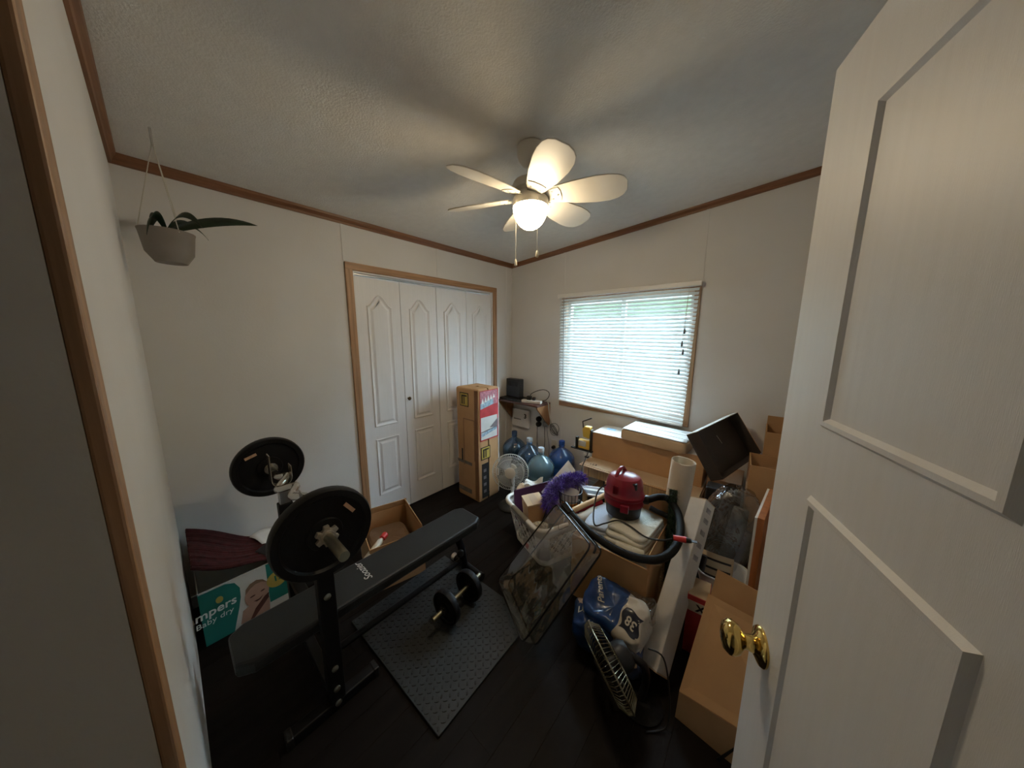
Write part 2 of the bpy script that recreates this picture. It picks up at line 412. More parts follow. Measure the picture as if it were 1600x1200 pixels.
# bifold closet doors
lw_ = (OY1-OY0-.03)/4
def leaf_panels(parent, yc, xs):
    def panel(z0, z1, arch):
        wd = .205; h = z1-z0; pts = [(-wd/2,0),(wd/2,0)]
        if arch:
            N = 14
            for i in range(N+1):
                t = wd/2 - wd*i/N; pts.append((t, h-.088+ .088*(.5+.5*math.cos(PI*min(1,abs(t)/(wd*.46))))**.8))
        else: pts += [(wd/2,h),(-wd/2,h)]
        l0 = inset(pts,0); l1 = inset(pts,.006); l2 = inset(pts,.022); l3 = inset(pts,.030); l4 = inset(pts,.046)
        def P(l, d): return [(xs+d, yc+a, z0+b) for a, b in l]
        MB().loops([P(l0,0),P(l1,.009),P(l2,.001),P(l3,.0012),P(l4,.0085)]).build('panel', m_door, parent)
    panel(.82,1.885,True); panel(.215,.715,False)
for d in range(2):
    dr = thing('door_%d'%(d+1), '', ''); del dr['label']; del dr['category']; struct(dr)
    for k in range(2):
        j = d*2+k; y0 = OY0+.014+j*lw_ + (.0 if j<2 else .002)
        lf = MB().bb(-.045,-.012,y0+.0015,y0+lw_-.0015,.012,2.006).build('leaf', m_door, dr, bevel=.003)
        leaf_panels(lf, y0+lw_/2, -.012)
    ky = OY0+.014+lw_+.028 if d == 0 else OY0+.014+3*lw_-.03
    Mk = mk((-.012,ky,1.02),0,90,0)
    MB().lathe([(.007,0),(.006,.012),(.014,.018),(.017,.026),(.012,.033),(.003,.035)],16,Mk).build('knob', mat('antique_brass',(.16,.11,.05),.3,metal=1), dr, smooth=True)
# window: frame, glass, oak casing
wn = thing('window_1','',''); del wn['label']; del wn['category']; struct(wn)
f = MB(); f.bb(WX0,WX0+.035,.05,.10,WZ0,WZ1).bb(WX1-.035,WX1,.05,.10,WZ0,WZ1).bb(WX0,WX1,.05,.10,WZ0,WZ0+.035).bb(WX0,WX1,.05,.10,WZ1-.035,WZ1).bb((WX0+WX1)/2-.02,(WX0+WX1)/2+.02,.055,.095,WZ0,WZ1)
f.build('window_frame', m_white, wn, bevel=.003)
for a, b in ((WX0+.035,(WX0+WX1)/2-.02),((WX0+WX1)/2+.02,WX1-.035)):
    MB().bb(a,b,.073,.077,WZ0+.035,WZ1-.035).build('pane', m_glass, wn)
MB().bb(WX0-.04,WX0,-.014,0,WZ0-.045,WZ1+.04).build('casing', m_oakz, wn, bevel=.003)
MB().bb(WX1,WX1+.04,-.014,0,WZ0-.045,WZ1+.04).build('casing', m_oakz, wn, bevel=.003)
MB().bb(WX0,WX1,-.014,0,WZ1,WZ1+.04).build('casing', m_oakz, wn, bevel=.003)
sx_ = wood('oak_sill',(.40,.225,.115),'x',.45)
MB().bb(WX0-.04,WX1+.04,-.018,0,WZ0-.05,WZ0).build('window_sill', sx_, wn, bevel=.003)
MB().bb(WX0,WX0+.006,0,.05,WZ0,WZ1).bb(WX1-.006,WX1,0,.05,WZ0,WZ1).bb(WX0,WX1,0,.05,WZ0,WZ0+.006).bb(WX0,WX1,0,.05,WZ1-.006,WZ1).build('reveal', m_oakz, wn)
# garden outside the window
struct(MB().bb(-6,8,.2,14,-.75,-.70).build('ground', mat('gravel_yard',(.22,.22,.20),.9,var=.3,scale=6)))
hd = MB().grid(superbox(14,1.2,5.0,.3,90,24,.28,1.7,2),90,24).build('garden_hedge', mat('hedge_green',(.05,.08,.035),.9,var=.5,scale=4), None)
hd.location = (.2,8.0,1.75); tag(hd,'tall green garden hedge seen through the window blind','hedge')
nh = thing('neighbour_shed','grey sided shed outside the window','shed',(-.8,5.6,-.7))
for i in range(17): MB().box((0,0,.08+.16*i),(7.5,.05,.165),mk((0,0,0),0,0,0)).build('siding_board', mat('grey_siding',(.15,.18,.19),.8,var=.04), nh, bevel=.004)
MB().box((0,.6,1.36),(7.4,1.15,2.72)).build('body', mat('grey_siding',(.15,.18,.19),.8), nh)
MB().prism([(-.15,2.70),(1.3,2.70),(1.3,2.78),(-.15,2.76)],-3.9,3.9,Matrix(((0,0,1,0),(1,0,0,0),(0,1,0,0),(0,0,0,1)))).build('roof', mat('shed_roof',(.2,.2,.2),.8), nh)
# baseboards
struct(MB().bb(.0,.57,-.012,0,0,.075).bb(.57,RX,-.012,0,0,.075).build('baseboard_back', m_wall, bevel=.002))
struct(MB().bb(0,.012,FY,OY0-cw,0,.075).bb(0,.012,OY1+cw,0,0,.075).build('baseboard_left', m_wall, bevel=.002))
# room door standing open; latch edge out in the room, hinge beside the doorway
E_ = Vector((2.4223,-1.943,0)); U_ = Vector((.305,-.952,0)).normalized(); ang = math.degrees(math.atan2(U_.y,U_.x))
rd = thing('door_3','','',loc=E_,rz=ang); del rd['label']; del rd['category']; struct(rd)
DW, DT, DH = .925, .035, 2.03
MB().bb(0,DW,0,DT,.008,DH).build('leaf', m_door, rd, bevel=.003)       # face towards the room is y=0 side
def rdpanel(x0,x1,z0,z1):
    p = [(x0,z0),(x1,z0),(x1,z1),(x0,z1)]
    ls = [(0,.0),(.006,.007),(.013,.007),(.019,.0012),(.05,.0018)]
    for sgn, yb in ((-1,0),(1,DT)):
        MB().loops([[(a,yb+sgn*d,b) for a,b in inset(p,i_)] for i_, d in ls]).build('panel', m_door, rd)
for x0, x1 in ((.142,.425),(.53,.80)):
    for z0, z1 in ((.18,1.30),(1.42,1.90)): rdpanel(x0,x1,z0,z1)
Kn = mk((.062,0,.905),90,0,0)
MB().lathe([(.038,0),(.039,.004),(.036,.009),(.024,.014),(.017,.018),(.0145,.030),(.017,.035),(.029,.043),(.0345,.053),(.034,.062),(.026,.071),(.012,.075),(.001,.0755)],32,Kn).build('knob', m_brass, rd, smooth=True, label='polished brass door knob with round rose')
Kb = mk((.062,DT,.905),-90,0,0)
MB().lathe([(.033,0),(.034,.004),(.018,.014),(.013,.028),(.026,.038),(.031,.050),(.022,.066),(.001,.07)],24,Kb).build('knob', m_brass, rd, smooth=True)
MB().bb(-.0015,.001,.005,.030,.87,.94).build('latch_plate', m_brass, rd)
for z in (.25,1.05,1.8): MB().cyl((DW+.004,DT*.5-.02,z-.045),(DW+.004,DT*.5-.02,z+.045),.006,n=10).build('hinge', m_brass, rd)
# doorway casing
dc = MB().bb(DX0-.055,DX0,FY,FY+.014,0,2.115).bb(DX1,DX1+.055,FY,FY+.014,0,2.115).bb(DX0-.055,DX1+.055,FY,FY+.015,2.06,2.115)
struct(dc.build('trim_5', m_oakz, bevel=.003))

# ================================================================ CEILING FAN
FX, FYc = 1.375, -1.455
cz = ceil_z(FX)
fan = thing('ceiling_fan','white six-blade ceiling fan with a lit opal globe','ceiling fan',(FX,FYc,0))
MB().lathe([(.060,cz+.006),(.070,cz-.004),(.070,cz-.040),(.062,cz-.062),(.045,cz-.082),(.020,cz-.090),(.018,cz-.092)],32).build('canopy', m_fanw, fan, smooth=True)
MB().cyl((0,0,cz-.095),(0,0,2.34),.0125,n=14).build('downrod', m_fanw, fan, smooth=True)
MB().lathe([(.020,2.352),(.055,2.350),(.085,2.335),(.094,2.318),(.094,2.292),(.080,2.282),(.02,2.280)],32).build('motor_housing', m_fanw, fan, smooth=True)
MB().lathe([(.075,2.286),(.080,2.280),(.080,2.262),(.07,2.258)],32).build('hub', m_fanw, fan, smooth=True)
MB().lathe([(.05,2.262),(.088,2.260),(.091,2.252),(.091,2.222),(.088,2.218),(.05,2.220)],36).build('light_fitter', m_fanw, fan, smooth=True)
prof = [(.086,2.226)] + [(.089*math.cos(a), 2.222-.110*math.sin(a)) for a in [PI/2*i/10 for i in range(0,10)]] + [(.002,2.112)]
gl = MB().lathe(prof,32).build('globe', m_globe, fan, smooth=True, label='lit opal glass globe')
bl_pts = []
for t, lo, hi in ((0,-.046,.046),(.03,-.052,.054),(.12,-.064,.080),(.22,-.070,.096),(.28,-.066,.096),(.32,-.056,.086),(.345,-.040,.068),(.36,-.015,.040)):
    bl_pts.append((t,lo,hi))
blade_poly = [(.105+t,lo) for t,lo,hi in bl_pts] + [(.105+t,hi) for t,lo,hi in reversed(bl_pts)]
br_poly = [(.070,-.030),(.100,-.040),(.150,-.045),(.158,-.02),(.158,.02),(.150,.045),(.100,.040),(.070,.030)]
for k in range(6):
    T = mk((0,0,2.264),0,0,20+60*k) @ mk((0,0,0),-17,0,0)
    b = MB().prism(blade_poly,-.003,.003,T).build('blade', m_fanw, fan, bevel=.002)
    MB().prism(br_poly,-.0062,-.003,T).build('blade_iron', m_fanw, b)
    for q in ((.115,-.024),(.115,.024),(.143,0)): MB().cyl((q[0],q[1],-.009),(q[0],q[1],-.006),.004,n=8,M=T).build('screw', m_steel, b)
for (dx,dy,zb,nm) in ((-.018,-.094,1.95,'pull_chain'),(.080,-.045,1.985,'pull_chain')):
    c = MB().cyl((dx,dy,2.235),(dx,dy,zb),.0014,n=6).build(nm, m_cream, fan)
    MB().lathe([(.001,.034),(.004,.030),(.0075,.010),(.008,.003),(.005,0)],12,mk((dx,dy,zb-.03))).build('pull_bob', m_cream, c, smooth=True)

# ================================================================ WINDOW BLIND
bd = thing('window_blind','white horizontal slat blind hanging over the window, its bottom rail hanging askew','window blind',(0,0,0))
MB().bb(.668,1.940,-.058,-.018,1.952,1.988).build('headrail', m_white, bd, bevel=.003)
NS = 35
slat = None
for i in range(NS):
    t = i/(NS-1); zl = 1.928 + (0.902-1.928)*t; zr = 1.930 + (0.852-1.930)*t
    xl = .690 + .012*t; xr = 1.926 - .028*t
    L = math.hypot(xr-xl, zr-zl)
    if slat is None:
        g = MB().grid(lambda u, v: (u-.5, (v-.5)*.0305, .0028*(1-(2*v-1)**2)), 1, 5)
        slat = g.mesh('slat'); slat.materials.append(m_slat)
        slat.polygons.foreach_set('use_smooth', [True]*len(slat.polygons))
    o = bpy.data.objects.new('slat', slat); COL.objects.link(o); o.parent = bd
    o.location = ((xl+xr)/2, -.036, (zl+zr)/2); o.scale = (L,1,1)
    o.rotation_euler = (R(52 + 2*math.sin(i*1.7)), math.atan2(zl-zr, xr-xl), 0)
MB().box((0,0,0),(1.196,.026,.016),mk((1.300,-.036,.864),0,math.degrees(math.atan2(.052,1.2)),0)).build('bottom_rail', m_white, bd, bevel=.003)
MB().cyl((.746,-.064,1.95),(.770,-.068,1.04),.0035,n=8).build('tilt_wand', mat('wand_clear',(.30,.32,.30),.3), bd, smooth=True)
for x in (.80,1.30,1.80): MB().cyl((x,-.053,1.953),(x-.005,-.053,.88),.0008,n=5).build('ladder_cord', m_cordw, bd)
for dx, zt in ((1.856,1.612),(1.846,1.512),(1.858,1.447),(1.842,1.287)):
    c = MB().cyl((1.86,-.062,1.955),(dx,-.068,zt+.02),.0009,n=5).build('lift_cord', m_cordw, bd)
    MB().lathe([(.002,.022),(.005,.018),(.0085,-.010),(.0075,-.022),(.003,-.024)],10,mk((dx,-.070,zt))).build('cord_tassel', mat('tassel_grey',(.10,.11,.115),.4), c, smooth=True)

# ================================================================ CORNER SHELF AND WALL FITTINGS
sh = thing('wall_shelf','dark red-brown wooden shelf mounted in the room corner','shelf',(0,0,0))
MB().bb(.002,.575,-.255,-.001,.815,.835).build('board', m_shelf, sh, bevel=.003)
for x in (.012,.556):
    MB().prism([(-.001,.815),(-.001,.565),(-.020,.565),(-.25,.800),(-.25,.815)],0,.018,Matrix(((0,0,1,x),(1,0,0,0),(0,1,0,0),(0,0,0,1)))).build('bracket', m_shelfside, sh, bevel=.002)
rt_ = thing('modem','black upright modem standing on the corner shelf','modem',(.16,-.13,.861))
MB().box((0,0,.11),(.205,.075,.215)).build('case', m_black, rt_, bevel=.008)
for i in range(5): MB().box((-.06+.03*i,-.039,.16),(.012,.003,.05)).build('vent', m_blackg, rt_)
lt = thing('flat_black_box','black flat electronic box lying on the corner shelf under the modem','electronics',(.175,-.145,.835))
MB().box((0,0,.013),(.31,.205,.026)).build('case', m_black, lt, bevel=.006)
MB().box((0,-.104,.013),(.25,.003,.010)).build('front_strip', m_blackg, lt)
ps = thing('power_strip','white power strip lying on the right end of the corner shelf','power strip',(.435,-.165,.835),14)
MB().box((0,0,.016),(.23,.062,.032)).build('body', m_white, ps, bevel=.006)
for i in range(4):
    c = MB().cyl((-.08+.05*i,0,.032),(-.08+.05*i,0,.034),.016,n=14).build('socket', m_white, ps)
MB().box((-.03,0,.055),(.05,.045,.044)).build('black_plug', m_black, ps, bevel=.006)
MB().box((.025,0,.049),(.035,.035,.034)).build('black_plug', m_black, ps, bevel=.006)
tag(MB().tube(smooth_path([(.405,-.165,.900),(.40,-.12,.93),(.46,-.09,.965),(.538,-.08,.984),(.60,-.08,.965),(.605,-.08,.92),(.56,-.08,.87),(.48,-.09,.850),(.36,-.08,.848),(.30,-.1,.866)],8),.004,8).build('power_cable', m_cord, None, smooth=True),'black cable looping up above the corner shelf','cable')
tag(MB().tube(smooth_path([(.32,-.06,.842),(.40,-.05,.842),(.52,-.04,.858),(.588,-.07,.845),(.600,-.07,.77),(.604,-.05,.67),(.60,-.02,.60),(.565,-.02,.565)],8),.006,8).build('power_cable', m_cordw, None, smooth=True),'white cable running over the shelf end down the wall','cable')
tag(MB().tube(smooth_path([(.26,-.1,.93),(.29,-.05,.93),(.33,-.05,.90),(.30,-.06,.87),(.27,-.08,.88)],8),.003,6).build('network_cable', m_cordw, None, smooth=True),'short cream cable plugged into the black modem','cable')
mb_ = thing('phone_box','white rectangular junction box on the wall under the corner shelf','junction box',(.172,0,.583))
MB().box((0,-.020,0),(.262,.040,.225)).build('housing', m_white, mb_, bevel=.012)
MB().box((-.045,-.041,-.012),(.11,.003,.008)).build('slot', m_black, mb_)
text('numeral','3',.075,m_inkblk,mb_,mk((.075,-.0405,.035),90,0,0),bold=.003)
ot = thing('wall_outlet','white wall outlet with black adapters under the shelf end','outlet',(.442,0,.590))
MB().box((0,-.003,0),(.075,.006,.12)).build('plate', m_white, ot, bevel=.002)
for z in (.032,-.030):
    p_ = MB().lathe([(.001,.055),(.020,.052),(.030,.040),(.032,.012),(.026,0)],14,mk((-.004,-.006,z),90,0,0)).build('adapter', m_black, ot, smooth=True)
    MB().tube(smooth_path([(-.004,-.050,z-.02),(-.01,-.05,z-.10),(-.02,-.03,z-.22),(-.035 if z>0 else .02,-.02,z-.40)],5),.003,6).build('cord', m_cordg, p_, smooth=True)
gp = thing('grey_adapter','grey rounded power adapter plugged in beside the black ones','adapter',(.535,0,.585))
MB().lathe([(.001,.06),(.022,.056),(.034,.040),(.036,.010),(.03,.0)],16,mk((0,0,0),90,0,0)).build('body', mat('adapter_grey',(.28,.30,.32),.4), gp, smooth=True)
MB().tube(smooth_path([(0,-.045,-.02),(.002,-.05,-.12),(.0,-.04,-.22),(-.02,-.03,-.33),(-.05,-.025,-.45)],6),.0032,6).build('cord', m_cord, gp, smooth=True)
MB().tube(smooth_path([(.02,-.035,-.02),(.04,-.04,-.14),(.055,-.03,-.26),(.05,-.03,-.38)],6),.0025,6).build('cord', m_cordg, gp, smooth=True)
k = MB()
for i in range(4):
    k.tube([(.645+.055*math.cos(a+i)*(1-.06*i), -.012-.007*i+.003*math.sin(2*a), .545+.062*math.sin(a)*(1-.05*i)-.006*i) for a in [2*PI*j/28 for j in range(28)]],.0035,6,closed=True)
tag(k.build('coiled_cable', m_cordg, None, smooth=True),'grey cable coiled against the wall under the shelf bracket','cable')
o2 = thing('low_outlet','cream outlet plate low on the wall between the water bottles','outlet',(.638,0,.351))
MB().box((0,-.003,0),(.07,.006,.115)).build('plate', m_cream, o2, bevel=.002)
MB().lathe([(.001,.04),(.016,.036),(.020,.01),(.018,0)],12,mk((.004,-.006,-.02),90,0,0)).build('black_plug', m_black, o2, smooth=True)

# ================================================================ WATER BOTTLES
def bottle(loc, m, cap, label, h=.49, rz=0):
    b = thing('water_bottle', label, 'water bottle', loc, rz, 'big water bottles in the corner')
    pr = [(.10,0),(.125,.008),(.133,.03)]
    for z in (.06,.13,.20): pr += [(.134,z),(.130,z+.010),(.129,z+.025),(.134,z+.036)]
    pr += [(.135,.285),(.132,.310),(.116,.340),(.085,.372),(.052,.396),(.034,.408),(.0285,.420),(.0275,.452)]
    MB().lathe(pr,36).build('body', m, b, smooth=True, auto=60)
    MB().lathe([(.0300,.444),(.0315,.448),(.0315,.478),(.029,.486),(.004,.488)],24).build('cap', cap, b, smooth=True)
    MB().lathe([(.0285,.426),(.033,.430),(.033,.436),(.0285,.440)],24,cap=False).build('neck_ring', m, b, smooth=True)
    return b
cb = mat('cap_blue',(.03,.12,.55),.4); cw_ = mat('cap_white',(.55,.62,.70),.4); cd = mat('cap_navy',(.05,.10,.20),.4)
b1 = bottle((.245,-.235,0), m_petd, cd, 'dark navy five-gallon water bottle with a small round sticker under the shelf')
MB().grid(lambda u, v: ((.1005+.0005)*math.cos(-.75+.34*(u-.5)), .101*math.sin(-.75+.34*(u-.5)), .352+.04*(v-.5)),6,4).build('sticker', mat('sticker',(.6,.45,.45),.5,var=.4,scale=40), b1)
bottle((.517,-.304,0), m_petd, cw_, 'dark blue five-gallon water bottle with a white cap')
bottle((.776,-.455,0), m_pett, cw_, 'pale teal five-gallon water bottle with a white cap')
bottle((.828,-.152,0), m_petb, cb, 'royal blue five-gallon water bottle with a blue cap')

# ================================================================ TALL CARTON BY THE CLOSET
tb = thing('tall_carton','tall scuffed cardboard carton with a red picture label beside the closet doors','box',(.2925,-.845,0))
hx, hy, H = .1525, .135, 1.093
MB().grid(superbox(2*hx,2*hy,H,.06,40,20,.004,14,3),40,20,mk((0,0,H/2))).build('body', m_card, tb, smooth=True, auto=35)
def onface(name, y0,y1,z0,z1, m, d=.006, parent=tb, sk=0):   # on the +x face, y from -.98
    a, b = y0+.845, y1+.845
    return MB().add([(hx+.002,a,z0),(hx+.002,b,z0+sk),(hx+.002,b,z1+sk),(hx+.002,a,z1),(hx+d,a,z0),(hx+d,b,z0+sk),(hx+d,b,z1+sk),(hx+d,a,z1)],[(0,1,2,3),(4,5,6,7),(0,1,5,4),(1,2,6,5),(2,3,7,6),(3,0,4,7)]).build(name, m, parent)
lb = onface('label', -.962,-.722,.600,1.075, m_red, .0035); lb['label'] = 'red and white product picture label'
onface('label_picture', -.958,-.735,.935,1.068, m_pink, .0045)
for i in range(5):
    yy = -.945+.036*i; MB().prism([(yy+.845,.955+.01*i),(yy+.845+.034,.955+.01*i),(yy+.845+.017,1.005+.012*i*(1 if i<3 else .6))],hx+.0045,hx+.0055,Matrix(((0,0,1,0),(1,0,0,0),(0,1,0,0),(0,0,0,1)))).build('label_peak', m_white, tb)
onface('label_band', -.957,-.790,.905,.958, m_lblue, .0050, sk=.03)
onface('label_panel', -.952,-.738,.612,.825, m_paper, .0045)
MB().prism([(-.73+.845,.70),(-.73+.845,.79),(-.84+.845,.715)],hx+.0048,hx+.0056,Matrix(((0,0,1,0),(1,0,0,0),(0,1,0,0),(0,0,0,1)))).build('label_shape', m_lgrey, tb)
onface('label_stripe', -.950,-.74,.640,.672, m_lblue, .0054, sk=.045)
onface('label_stripe', -.950,-.74,.680,.690, m_lgrey, .0054, sk=.02)
def icon(fn_, a0,a1,z0,z1):
    fn_('icon',a0,a1,z0,z1,m_inkblk,.0035); fn_('icon_field',a0+.008,a1-.008,z0+.008,z1-.008,m_yellowp,.0042)
    w_ = (a1-a0); fn_('icon_mark',a0+.025,a0+.042,z0+.02,z1-.03,m_inkblk,.0048); fn_('icon_mark',a0+.055,a0+.068,z0+.02,z1-.02,m_inkblk,.0048); fn_('icon_mark',a0+.025,a1-.02,z1-.035,z1-.022,m_inkblk,.0048)
icon(onface,-.955,-.835,.415,.540)
onface('black_panel',-.945,-.855,.03,.375,m_inkblk,.0035)
for i in range(4): onface('panel_mark',-.925,-.89,.08+.07*i,.11+.07*i,m_lgrey,.0042)
onface('taped_edge',-.722,-.712,.02,1.085,m_paper,.003)
def onfy(name, x0,x1,z0,z1,m,d=.006):
    a, b = x0-.2925, x1-.2925
    return MB().bb(a,b,-hy-d,-hy-.001,z0,z1).build(name,m,tb)
icon(onfy,.195,.315,.915,1.045)
for q in ((.236,.245,.33,.80),(.385,.394,.40,.80),(.245,.385,.79,.80)): onfy('tape_line',*q,m_cardd,.0035)
onfy('dirt_stripe',.145,.35,.345,.375,mat('tape_grey',(.17,.14,.11),.6,var=.3,scale=25),.0032)
onfy('dirt_stripe',.150,.34,.055,.10,mat('tape_grey',(.17,.14,.11),.6),.0032)
onfy('hand_hole',.205,.222,.37,.49,m_inkblk,.0033)
onfy('corner_tape',.395,.442,.02,1.08,mat('tape_brown',(.24,.115,.05),.35,var=.15,scale=12),.003)

# ================================================================ SMALL WHITE DESK FAN
def fan_head(parent, M, r, depth, m_cage, m_bl, n_sp, m_hub, rings=(1.0,), wire=.0016, nb=3, hubr=.28):
    fr = MB(); bk = MB()
    for i in range(n_sp):
        a = 2*PI*i/n_sp; c_, s_ = math.cos(a), math.sin(a)
        pts = [(c_*r*hubr, s_*r*hubr, depth*.5), (c_*r*.75, s_*r*.75, depth*.44),(c_*r*.96, s_*r*.96, depth*.22),(c_*r, s_*r, 0)]
        fr.tube(pts, wire, 4, M=M)
        pts = [(c_*r*.3, s_*r*.3, -depth*.5), (c_*r*.8, s_*r*.8, -depth*.42),(c_*r, s_*r, 0)]
        bk.tube(pts, wire, 4, M=M)
    def ring(mb, rr, z, w_): mb.tube([(rr*math.cos(2*PI*j/40), rr*math.sin(2*PI*j/40), z) for j in range(40)], w_, 6, closed=True, M=M)
    ring(fr, r*.75, depth*.44, wire*1.2); ring(bk, r*.8, -depth*.42, wire*1.2)
    fr.build('front_grille', m_cage, parent, smooth=True); bk.build('rear_grille', m_cage, parent, smooth=True)
    rm = MB(); ring(rm, r, 0, wire*3); rm.build('rim', m_cage, parent, smooth=True)
    MB().lathe([(r*hubr,depth*.5-.003),(r*hubr,depth*.5+.003),(r*hubr*.8,depth*.5+.007),(.001,depth*.5+.008)],24,M).build('badge', m_hub, parent, smooth=True)
    MB().lathe([(.001,-depth*.42),(r*.16,-depth*.4),(r*.18,depth*.2),(.001,depth*.3)],20,M).build('blade_hub', m_bl, parent, smooth=True)
    for i in range(nb):
        a0 = 2*PI*i/nb
        def bf(u, v):
            a = a0 + (v-.5)*1.45*(1-.25*(1-u)); rr = r*(.16+.70*u*(1-.10*(2*v-1)**2)); return (rr*math.cos(a), rr*math.sin(a), (v-.5)*depth*.42)
        MB().grid(bf,6,8,M).build('fan_blade', m_bl, parent, smooth=True, solid=.0012)
    MB().lathe([(.001,-depth*1.15),(r*.28,-depth*1.1),(r*.36,-depth*.85),(r*.36,-depth*.5),(.001,-depth*.48)],20,M).build('motor', m_hub, parent, smooth=True)
df = thing('desk_fan','small white desk fan with clear blades on the floor beside the tall carton','fan',(.705,-.835,0))
F_ = mk((0,0,.345),90,0,38) @ mk((0,0,0),-8,0,0)
m_cage = mat('cage_white',(.66,.64,.58),.4)
fan_head(df, F_, .163, .085, m_cage, m_smoke, 60, m_cream, wire=.0011, hubr=.30)
MB().tube(smooth_path([(-.02,.05,.34),(-.03,.07,.28),(-.02,.06,.18),(0,.02,.06)],5),.016,12).build('neck', m_white, df, smooth=True)
MB().lathe([(.105,0),(.108,.012),(.095,.032),(.05,.050),(.02,.062)],28).build('base', mat('base_dark',(.02,.022,.022),.4), df, smooth=True)

# crumpled paper bag and sheet in front of the fan
def crumple(name, label, cat, loc, sx, sy, sz, m, amp=.02, fr=14, e=.5, rz=0, flat=None, nu=26, nv=14, smooth=False, group=None):
    o = MB().grid(superbox(sx,sy,sz,e,nu,nv,amp,fr,loc[0]*50,flat),nu,nv).build(name, m, None, smooth=smooth)
    o.location = loc; o.rotation_euler = (0,0,R(rz)); return tag(o, label, cat, group)
crumple('dark_bag','dark green-black plastic bag on the floor behind the laundry basket','bag',(.905,-.745,.098),.20,.20,.20,mat('bag_dark',(.012,.018,.016),.35),.03,10,.6,flat=-.095)
crumple('paper_bag','crumpled tan paper bag behind the laundry basket rim','bag',(.945,-.90,.245),.17,.13,.13,m_cardl,.022,16,.5,30,nu=18,nv=10)
pp = MB().grid(lambda u, v: ((u-.5)*.15,(v-.5)*.10,.03*math.sin(u*5+v*3)+.02*abs(math.sin(v*7))),7,5).build('crumpled_paper', m_paper, None, solid=.002)
pp.location = (1.0,-.862,.33); pp.rotation_euler = (R(25),R(-10),R(20)); tag(pp,'crumpled white paper lying on the tan paper bag','paper')

# ================================================================ LAUNDRY BASKET AND CONTENTS
LB = thing('laundry_basket','white plastic laundry basket with round holes, heaped full','laundry basket',(1.245,-1.03,0),-21)
# local frame: x along the long side
bl, bw, bh = .50, .46, .320
def rrect(L, W, r, z, n=6):
    o = []
    for cx, cy, a0 in ((L/2-r,W/2-r,0),(-L/2+r,W/2-r,90),(-L/2+r,-W/2+r,180),(L/2-r,-W/2+r,270)):
        for i in range(n+1):
            a = R(a0+90*i/n); o.append((cx+r*math.cos(a), cy+r*math.sin(a), z))
    return o
def bsec(z, off=0):
    t = z/bh; return (bl*.78+(bl*.22)*t - 2*off, bw*.76+(bw*.24)*t - 2*off)
def wallpt(side, s, z):     # s in -1..1 along flat part
    L, W = bsec(z)
    if side == 0: return Vector((s*(L/2-.07), -W/2, z))
    if side == 1: return Vector((L/2, s*(W/2-.07), z))
    if side == 2: return Vector((-s*(L/2-.07), W/2, z))
    return Vector((-L/2, -s*(W/2-.07), z))
zb, zt = .055, .245
# side walls with real round holes: each cell is a square ring round a hole
for side in range(4):
    nx = 8; nz = 4
    k = MB(); HN = 8
    def P(a, b): return wallpt(side, -1+2*a, zb+(zt-zb)*b)
    for i in range(nx):
        for j in range(nz):
            off = .0
            sq = []; ho = []
            for q in range(HN*1):
                th = 2*PI*(q+.5)/HN; c_, s_ = math.cos(th), math.sin(th); m_ = max(abs(c_),abs(s_))
                hs = .30 if (i+j)%2 == 0 else .0
                sq.append(P((i+.5+.5*c_/m_)/nx,(j+.5+.5*s_/m_)/nz))
                ho.append(P((i+.5+.44*c_)/nx,(j+.5+.44*s_)/nz))
            if (i+j)%2 == 0: k.loops([[tuple(p) for p in sq],[tuple(p) for p in ho]], capend=False)
            else: k.loops([[tuple(p) for p in sq]], capend=True)
    k.build('side_wall', m_white, LB, solid=.0025)
k = MB()
L0, W0 = bsec(0.0); L1, W1 = bsec(zb)
k.loops([rrect(L0-.03,W0-.03,.05,.0),rrect(L0,W0,.06,.008),rrect(L1,W1,.07,zb)], capend=False, capstart=True)
k.build('bottom', m_white, LB, smooth=True, solid=.0025)
k = MB(); L2, W2 = bsec(zt); 
k.loops([rrect(L2,W2,.07,zt),rrect(bl,bw,.075,bh-.01)], capend=False); k.build('upper_band', m_white, LB, smooth=True, solid=.0025)
k = MB()   # rounded corner posts between the perforated sides
for c in range(4):
    def cf(u, v):
        z = zb+(zt-zb)*v; L, W = bsec(z); r = .07; q = [(L/2-r,W/2-r,0),(-L/2+r,W/2-r,90),(-L/2+r,-W/2+r,180),(L/2-r,-W/2+r,270)][c]
        a = R(q[2]+90*u); return (q[0]+r*math.cos(a), q[1]+r*math.sin(a), z)
    MB().grid(cf,6,2).build('corner_wall', m_white, LB, smooth=True, solid=.0025)
rim = MB(); P_ = rrect(bl+.012,bw+.012,.08,bh,8)
rim.tube(P_,.0165,10,closed=True); rim.build('rim', m_white, LB, smooth=True)
MB().tube([(-.10,-bw/2-.008,bh+.001),(.10,-bw/2-.008,bh+.001)],.0178,10).build('handle_grip', mat('grip_grey',(.28,.26,.22),.5), LB, smooth=True)
MB().tube([(-bl/2-.008,.09,bh+.001),(-bl/2-.008,-.06,bh+.001)],.0178,10).build('handle_grip', mat('grip_grey',(.28,.26,.22),.5), LB, smooth=True)
BM = LB.matrix_basis.copy()
LBM = Matrix.Translation((1.235,-1.045,0)) @ Matrix.Rotation(R(40),4,'Z')
tag(MB().box((0,0,0),(.03,.012,.03),mk((1.275,-1.318,.165),0,10,-21)).build('red_tag', m_redp, None, bevel=.003),'small red tag stuck through a hole of the laundry basket','tag')
# folder / plum board standing at the back-left of the basket
fo = MB().box((0,0,0),(.010,.34,.30),mk((1.055,-.955,.225),0,-6,-21)).build('plum_folder', m_plum, None, bevel=.003); tag(fo,'thin plum-coloured folder standing against the basket side','folder')
